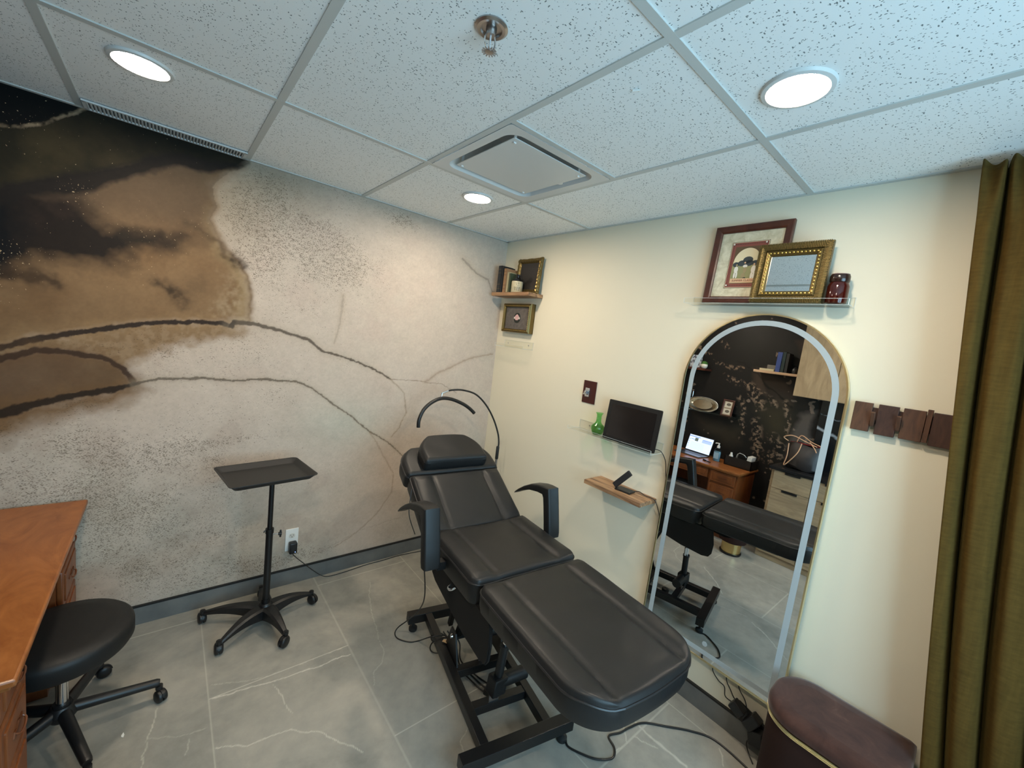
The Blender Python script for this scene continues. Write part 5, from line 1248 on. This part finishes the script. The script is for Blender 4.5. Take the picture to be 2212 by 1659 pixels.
# left upper shelf
b = MB(); b.bx(WX+.001, WX+.18, -.16, -.54, 1.712, 1.736, bev=.002); tag(b.obj('wall_shelf', 'mahogany'), 'dark wall shelf with a small potted plant, seen in the mirror', 'shelf')
pp = thing('potted_grass', 'round green grass ball in a white pot on the dark wall shelf', 'plant', (WX+.10, -.485, 1.7365))
b = MB(); b.lathe([(0, 0), (.022, 0), (.036, .014), (.040, .034), (.036, .05), (0, .05)], n=28); b.obj('pot', mat('pot_white', srgb(216, 212, 200), .4), pp)
b = MB()
for k in range(420):
    a_ = random.random()*2*PI; e_ = random.random()*1.45; d_ = Vector((math.cos(a_)*math.cos(e_), math.sin(a_)*math.cos(e_), math.sin(e_)*.85)); p_ = Vector((0, 0, .048))+d_*.030
    q_ = Vector((0, 0, .05))+d_*(.040+random.random()*.008); s_ = d_.orthogonal().normalized()*.0016
    b.face([b.v(p_-s_), b.v(p_+s_), b.v(q_)])
b.lathe([(0, .045), (.036, .048), (.030, .07), (.015, .08), (0, .082)], n=16)
b.obj('grass', mat('grass_green', srgb(60, 104, 40), .7), pp)
m = mat('newsprint', srgb(170, 176, 190), .6); v = coords(m); lk(m, ramp(m, noise(m, v, 40, 3, .6), [(.42, srgb(70, 74, 86)), (.55, srgb(190, 196, 208))]), bs(m).inputs['Base Color'])
b = MB(); b.box((WX+.05, -.36, 1.736+.076), (.012, .13, .15), Matrix.Rotation(-.12, 4, 'Y')); tag(b.obj('photo_print', m), 'grey and white picture card beside the grass ball pot', 'picture')
# left lower acrylic shelf with silverware
b = MB(); b.bx(WX+.001, WX+.13, -.28, -.95, 1.222, 1.226); b.bx(WX+.001, WX+.005, -.28, -.95, 1.226, 1.27); b.bx(WX+.126, WX+.13, -.28, -.95, 1.226, 1.245); tag(b.obj('acrylic_wall_shelf', acrylic('smoky_acrylic', (.75, .8, .8, 1))), 'clear shelf holding the silver platter, seen in the mirror', 'shelf')
pt = thing('silver_platter', 'oval silver platter with a scalloped rim leaning on the clear shelf', 'platter', (0, 0, 0))
TPl = wallL(-.53, 1.229, WX+.075, -.30) @ Matrix.Translation((0, .085, 0))
b = MB(); rr = []
for r_, z_ in ((.0, .004), (.115, .004), (.135, .010), (.150, .012), (.175, .016), (.185, .014)):
    rr.append([b.v(TPl @ Vector((r_*(1+(.02*math.cos(16*a_) if r_ > .17 else 0))*math.cos(a_), .48*r_*(1+(.03*math.cos(16*a_) if r_ > .17 else 0))*math.sin(a_), z_))) for a_ in [2*PI*k/64 for k in range(64)]])
for ra, rb in zip(rr[1:], rr[2:]):
    for k in range(64): b.face([ra[k], ra[(k+1) % 64], rb[(k+1) % 64], rb[k]], 0, True)
b.face(rr[1]); b.obj('dish', mat('silver', (.55, .52, .42, 1), .16, 1), pt)
b = MB(); pr_ = [TPl @ Vector((.185*math.cos(a_), .48*.185*math.sin(a_), .014)) for a_ in [2*PI*k/48 for k in range(49)]]; b.tube(pr_, .005, 8, cap=False); b.obj('rim', 'chrome', pt)
cs = thing('silver_candlestick', 'slim silver candlestick behind the silver platter', 'candlestick', (WX+.035, -.385, 1.2265))
b = MB(); b.lathe([(0, 0), (.035, 0), (.034, .006), (.012, .014), (.007, .03), (.013, .05), (.013, .07), (.006, .09), (.005, .16), (.008, .19), (.006, .22), (.022, .235), (.024, .24), (0, .24)], n=24); b.obj('stem', 'chrome', cs)
sfm = thing('twin_photo_frame', 'brown frame with two small photographs leaning on the clear shelf', 'picture', (0, 0, 0))
TF = wallL(-.82, 1.229, WX+.075, -.20); 
b = MB(); frame_ring(b, .125, .195, .018, [(0, 0), (0, .010), (.5, .012), (1, .006), (1, .003)], TF); rect(b, TF, -.06, .06, .003, .19, 0, .003); b.obj('frame', 'mahogany', sfm)
b = MB(); rect(b, TF, -.044, .044, .018, .177, .0035, .0006, 0)
for y_ in (.028, .105): rect(b, TF, -.036, .036, y_, y_+.062, .0045, .0005, 1); 
for y_ in (.040, .120): b.prism([(.024*math.cos(a_)-.004, y_+.02+.017*math.sin(a_)) for a_ in [2*PI*k/16 for k in range(16)]], TF @ Matrix.Translation((0, 0, .0052)), .0004, 2)
b.obj('photos', [mat('photo_mount', srgb(150, 132, 112), .5), mat('photo_pale', srgb(206, 196, 178), .5), mat('photo_dark', srgb(96, 88, 76), .5)], sfm)
# tall cupboard above, drawers below
uc = thing('wall_cabinet', 'pale oak wall cabinet above the black counter, seen in the mirror', 'cabinet', (0, 0, 0))
MB().bx(WX+.001, WX+.33, -1.49, -2.45, 1.59, 2.40, bev=.002).obj('body', 'oak', uc)
for k in range(3):
    b = MB(); b.bx(WX+.331, WX+.349, -1.492-k*.316, -1.492-.312-k*.316, 1.592, 2.398, bev=.002); b.obj('door', 'oak', uc)
struct(MB().bx(WX+.001, WX+.012, -1.66, -3.0, .90, 1.585).obj('trim_3', 'black_metal'))
sp_, U, V = grid_wall('trim_4', np.linspace(-3.0, -1.66, 200), np.linspace(.90, 1.585, 110), lambda u, v: np.stack([0*u+WX+.0125, u, v], -1), [], 0)
wx = U+(fbm(U, V, 6)-.5)*.08; wz = V+(fbm(U+3, V+5, 6)-.5)*.08
col = np.tile(lin((20, 22, 25)), (len(U), 1))
def vn(pts, w_, al):
    global col
    d, t = dpoly(wx, wz, pts); col = lay(col, np.clip(1.3-d/w_, 0, 1)*al, (176, 180, 184))
vn([(-1.60, 1.33), (-1.68, 1.29), (-1.78, 1.27), (-1.92, 1.22), (-2.1, 1.05)], .014, .9); vn([(-1.62, 1.46), (-1.72, 1.44), (-1.8, 1.40), (-2.0, 1.45)], .004, .5)
vn([(-2.2, 1.5), (-2.5, 1.2), (-3.0, 1.3)], .01, .8); vn([(-1.9, .92), (-2.3, 1.15), (-2.6, .95)], .004, .5)
set_attr(sp_, 'tint', col); m = M['marble'] = mat('black_marble', (.02, .02, .022, 1), .25); lk(m, attr(m, 'tint'), bs(m).inputs['Base Color']); sp_.data.materials.append(m); struct(sp_)
M['counter'] = mat('black_counter', (.012, .012, .013, 1), .25)
dc = thing('drawer_cabinet', 'pale oak drawer unit under the black counter, seen in the mirror', 'cabinet', (0, 0, 0))
CXF = WX+.46
MB().bx(WX+.015, CXF, -1.48, -2.75, .0, .872).obj('body', 'oak_h', dc)
for k in range(4):
    y0_ = -1.505-k*.31
    for z0_, z1_ in ((.70, .868), (.36, .696), (.06, .356)):
        d_ = MB().bx(CXF, CXF+.018, y0_, y0_-.305, z0_, z1_, bev=.001).obj('drawer', 'oak_h', dc)
        MB().bx(CXF+.018, CXF+.026, y0_-.09, y0_-.215, z1_-.018, z1_+.001).obj('pull_tab', 'black_plastic', d_)
b = MB(); b.bx(WX+.012, CXF+.035, -1.46, -2.77, .873, .90, bev=.002); tag(b.obj('black_countertop', 'counter'), 'black countertop on the pale oak drawers, holding a handbag', 'countertop')
hb = thing('handbag', 'dark leather handbag with tan straps on the black countertop', 'handbag', (CXF-.18, -1.66, .912))
b = MB(); secs = []
for z_, a_, c_ in ((0, .085, .12), (.02, .10, .145), (.10, .10, .15), (.18, .075, .145), (.235, .045, .135)):
    secs.append([b.v((a_*math.cos(t_)*(1+.05*math.sin(5*t_+z_*20)), c_*math.sin(t_)*(1+.04*math.sin(4*t_+z_*30)), z_+.01*math.sin(3*t_))) for t_ in [2*PI*k/36 for k in range(36)]])
for ra, rb in zip(secs, secs[1:]):
    for k in range(36): b.face([ra[k], ra[(k+1) % 36], rb[(k+1) % 36], rb[k]], 0, True)
b.face(secs[0][::-1]); b.obj('bag_body', leather('bag_leather', (.035, .028, .026, 1), .35, .6), hb)
b = MB(); b.lathe([(0, .242), (1, .238)], n=24)
for v_ in b.bm.verts: v_.co.x *= .050; v_.co.y *= .125
b.obj('lining', mat('bag_lining', srgb(120, 20, 26), .7), hb)
tan_ = mat('tan_strap', srgb(206, 160, 124), .45)
for k, pts in enumerate(([(.05, .13, .24), (.06, .17, .27), (.06, .10, .30), (.05, .0, .27), (.05, -.10, .24)], [(-.03, .08, .24), (-.02, .05, .31), (0, -.04, .27), (.02, -.12, .25)], [(.05, .02, .24), (.09, .03, .15), (.10, .09, .04), (.09, .12, .01), (.08, .11, .10), (.06, .12, .22)], [(.05, -.04, .27), (.07, -.09, .22), (.08, -.11, .19)])):
    b = MB(); b.tube(smooth_path(pts, 7), .0045, 8); b.obj('strap', tan_, hb)
# brass based stool seen under the bed in the mirror
bs_t = thing('vanity_pouf', 'dark round pouf with a brass base between desk and counter', 'pouf', (-2.22, -1.34, 0))
b = MB(); b.lathe([(0, 0), (.09, 0), (.095, .01), (.095, .02), (0, .02)], n=36); b.obj('foot_ring', 'black_plastic', bs_t)
b = MB(); b.lathe([(0, .02), (.085, .02), (.085, .12), (0, .12)], n=36); b.obj('base', 'brass', bs_t)
b = MB(); b.lathe([(0, .12), (.10, .12), (.12, .13), (.125, .22), (.115, .255), (.09, .265), (0, .268)], n=40); b.obj('cushion', 'bench_side', bs_t)
